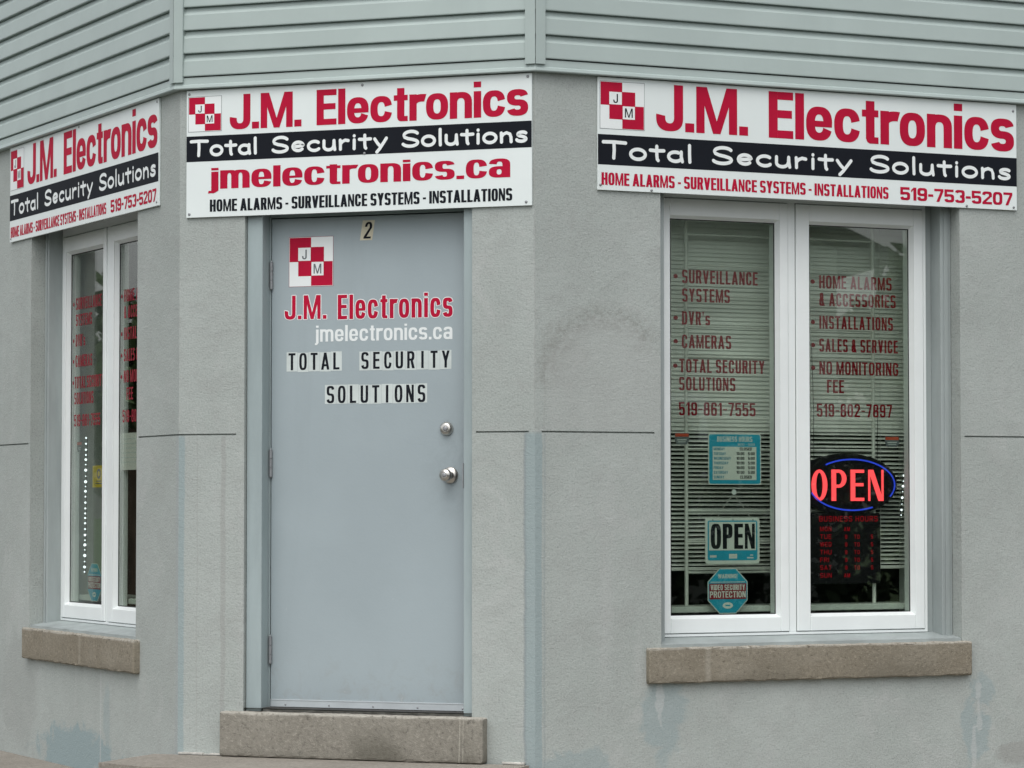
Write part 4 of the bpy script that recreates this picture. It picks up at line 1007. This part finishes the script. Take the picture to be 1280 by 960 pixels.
# ------------------------------------------------------------------ across the streets: seen only as reflections in the panes
def world_of(o, rz): return Matrix.Translation(o) @ Matrix.Rotation(rz, 4, 'Z')
def house(loc, rz, wd, dp, eave, ridge, wm, label):
    o = bpy.data.objects.new('house', None); col.objects.link(o); o.location = loc; o.rotation_euler = (0, 0, rz); tag(o, label, 'house')
    mb = MB(); h = wd / 2
    v = [(-h, 0, 0), (h, 0, 0), (h, 0, eave), (0, 0, ridge), (-h, 0, eave), (-h, dp, 0), (h, dp, 0), (h, dp, eave), (0, dp, ridge), (-h, dp, eave)]
    mb.add(v, [(0, 1, 2, 3, 4), (5, 6, 7, 8, 9), (1, 6, 7, 2), (0, 5, 9, 4)]); mb.build('wall', wm, o)
    mb = MB(); e = .45; sl_ = (ridge - eave) / h
    for s in (-1, 1):
        a = (s * (h + e), eave - sl_ * e); vv = []
        for y in (-e, dp + e): vv += [(0, y, ridge + .02), (a[0], y, a[1] + .02), (a[0], y, a[1] + .18), (0, y, ridge + .2)]
        mb.add(vv, [(0, 1, 2, 3), (4, 5, 6, 7), (0, 1, 5, 4), (1, 2, 6, 5), (2, 3, 7, 6), (3, 0, 4, 7)])
    mb.build('roof', M['roofs'], o)
    for x in (-wd * .28, wd * .28):
        mb = MB(); mb.box(x - .65, x + .65, -.05, -.002, 1.1, 2.6, .01); f = mb.build('window', M['upvc'], o)
        mb = MB(); mb.box(x - .55, x + .55, -.06, -.051, 1.2, 2.5); mb.build('pane', M['neonback'], f)
    mb = MB(); mb.box(-.5, .5, -.06, -.002, .1, 2.2, .01); mb.build('door', M['maroon'], o)
    return o
MC = frame_matrix('C')
def mirrored(x, z, D):
    c = MC.inverted() @ Vector(CAM); p = Vector((x, .166, z)); dd = p - c; dd.y = -dd.y; dd *= D / Vector((dd.x, dd.y)).length
    return MC @ (p + dd)
T1 = mirrored(2.12, 2.0, 21)
Q1, Q2 = mirrored(1.42, 2.07, 19), mirrored(1.78, 1.93, 19.0)
u = Vector((Q2.x - Q1.x, Q2.y - Q1.y, 0)); slope = (Q1.z - Q2.z) / u.length; u.normalize()
toward = Vector((W, 0, 0)) - Q2; nh = Vector((-u.y, u.x, 0)); nh = nh if nh.dot(toward) > 0 else -nh
rzh = math.atan2(nh.x, -nh.y)
hc = Vector((Q2.x, Q2.y, 0)) - u * 5.2
eave_h = Q2.z + .52 + slope * .45
house((hc.x, hc.y, -.52), rzh, 9.5, 9, eave_h, eave_h + slope * 4.75, M['housewall'], 'pale gabled house across the right street, seen only as a reflection')
hC = Vector((hc.x, hc.y))
MA = frame_matrix('A')
def mirrored_left(x, z, D):
    c = MA.inverted() @ Vector(CAM); p = Vector((x, .166, z)); dd = p - c; dd.y = -dd.y; dd *= D / Vector((dd.x, dd.y)).length
    return MA @ (p + dd)
E1, E2 = mirrored_left(-1.30, 1.4, 30), mirrored_left(-1.05, 1.5, 25)
cm = MA.inverted() @ Vector(CAM); cm.y = .332 - cm.y; cm = MA @ cm
vd = Vector((E1.x - cm.x, E1.y - cm.y, 0)).normalized(); vr = Vector((-vd.y, vd.x, 0))
if (mirrored_left(-.9, 1, 30) - E1).dot(vr) < 0: vr = -vr
hA = Vector((E1.x, E1.y, 0)) - vr * 5.0
house((hA.x, hA.y, -.52), math.atan2(-vd.x, vd.y), 9, 9, 3.2, 6.2, M['bluehouse'], 'blue grey gabled house down the left street, seen only as a reflection')
def tree(loc, h, cr, c, label, seed, dens=2600):
    rr = random.Random(seed); o = bpy.data.objects.new('tree', None); col.objects.link(o); o.location = loc; tag(o, label, 'tree', 'trees across the streets')
    mb = MB(); mb.tube([(0, 0, 0), (.05, .03, h * .3), (-.05, .06, h * .6), (.02, 0, h * .9)], [.22, .16, .10, .03], 10)
    for k in range(9):
        a = rr.uniform(0, 6.28); z0 = h * rr.uniform(.3, .7); L_ = cr * rr.uniform(.5, .9)
        mb.tube([(0, 0, z0), (math.cos(a) * L_ * .5, math.sin(a) * L_ * .5, z0 + L_ * .35), (math.cos(a) * L_, math.sin(a) * L_, z0 + L_ * .6)], [.07, .045, .015], 7)
    mb.build('trunk', M['bark'], o)
    clumps = []
    for k in range(26):
        a = rr.uniform(0, 6.28); t = rr.uniform(.25, 1); rad = cr * math.sin(math.pi * min(.95, t * .85 + .1)) * rr.uniform(.3, .95)
        clumps.append(((math.cos(a) * rad, math.sin(a) * rad, h * (.3 + .7 * t)), cr * rr.uniform(.22, .40)))
    mb = MB()
    for k in range(dens):
        (cx, cy, cz), r = rr.choice(clumps); dv = Vector((rr.gauss(0, 1), rr.gauss(0, 1), rr.gauss(0, .8))).normalized() * r * rr.random() ** .4
        p = Vector((cx, cy, cz)) + dv; u = Vector((rr.gauss(0, 1), rr.gauss(0, 1), rr.gauss(0, 1))).normalized(); v = u.orthogonal().normalized(); s = rr.uniform(.10, .22)
        mb.add([p - u * s, p + v * s * .5, p + u * s, p - v * s * .5], [(0, 1, 2, 3)])
    mb.build('crown', leafmat('leaves_%d' % seed, c), o, fix=False)
for i, (loc, h, cr, c, lb) in enumerate([
    ((T1.x, T1.y, -.52), T1.z + .52, 1.7, (.06, .10, .03), 'broad green tree beside the house across the right street'),
    ((E2.x, E2.y, -.52), 4.2, 1.5, (.055, .09, .03), 'green tree nearest down the left street, seen as a reflection'),
    ((hA.x - vd.x * 6 - vr.x * 1.5, hA.y - vd.y * 6 - vr.y * 1.5, -.5), 6.5, 2.6, (.05, .085, .035), 'darker tall tree behind, further down the left street')]):
    tree(loc, h, cr, c, lb, i + 20, 700 if i == 1 else 2600)

hg0, hg1 = Q2 + u * 1.5 + nh * 1.6, Q2 - u * 13 + nh * 1.6  # foliage row added out of view to darken the lower pane reflections
o = bpy.data.objects.new('added_hedge', None); col.objects.link(o); o.location = ((hg0.x + hg1.x) / 2, (hg0.y + hg1.y) / 2, -.52); o.rotation_euler = (0, 0, math.atan2(u.y, u.x)); tag(o, 'unseen clipped foliage row added across the right street to darken the lower pane reflections', 'added_hedge')
rr = random.Random(31); mb = MB(); HL = (hg0 - hg1).to_2d().length / 2
for k in range(9000):
    p = Vector((rr.uniform(-HL, HL), rr.uniform(-.5, .5), rr.uniform(.05, 1) ** .8 * (2.05 + .12 * math.sin(k))))
    q = Vector((rr.gauss(0, 1), rr.gauss(0, 1), rr.gauss(0, 1))).normalized(); v = q.orthogonal().normalized(); sz = rr.uniform(.06, .15)
    mb.add([p - q * sz, p + v * sz * .5, p + q * sz, p - v * sz * .5], [(0, 1, 2, 3)])
mb.build('foliage', leafmat('added_hedge_leaves', (.03, .05, .02)), o, fix=False)
mb = MB()
for k in range(28): mb.tube([(-HL + .5 * k, 0, 0), (-HL + .5 * k + .05, .04, 1.5)], [.03, .01], 6)
mb.build('stems', M['bark'], o)
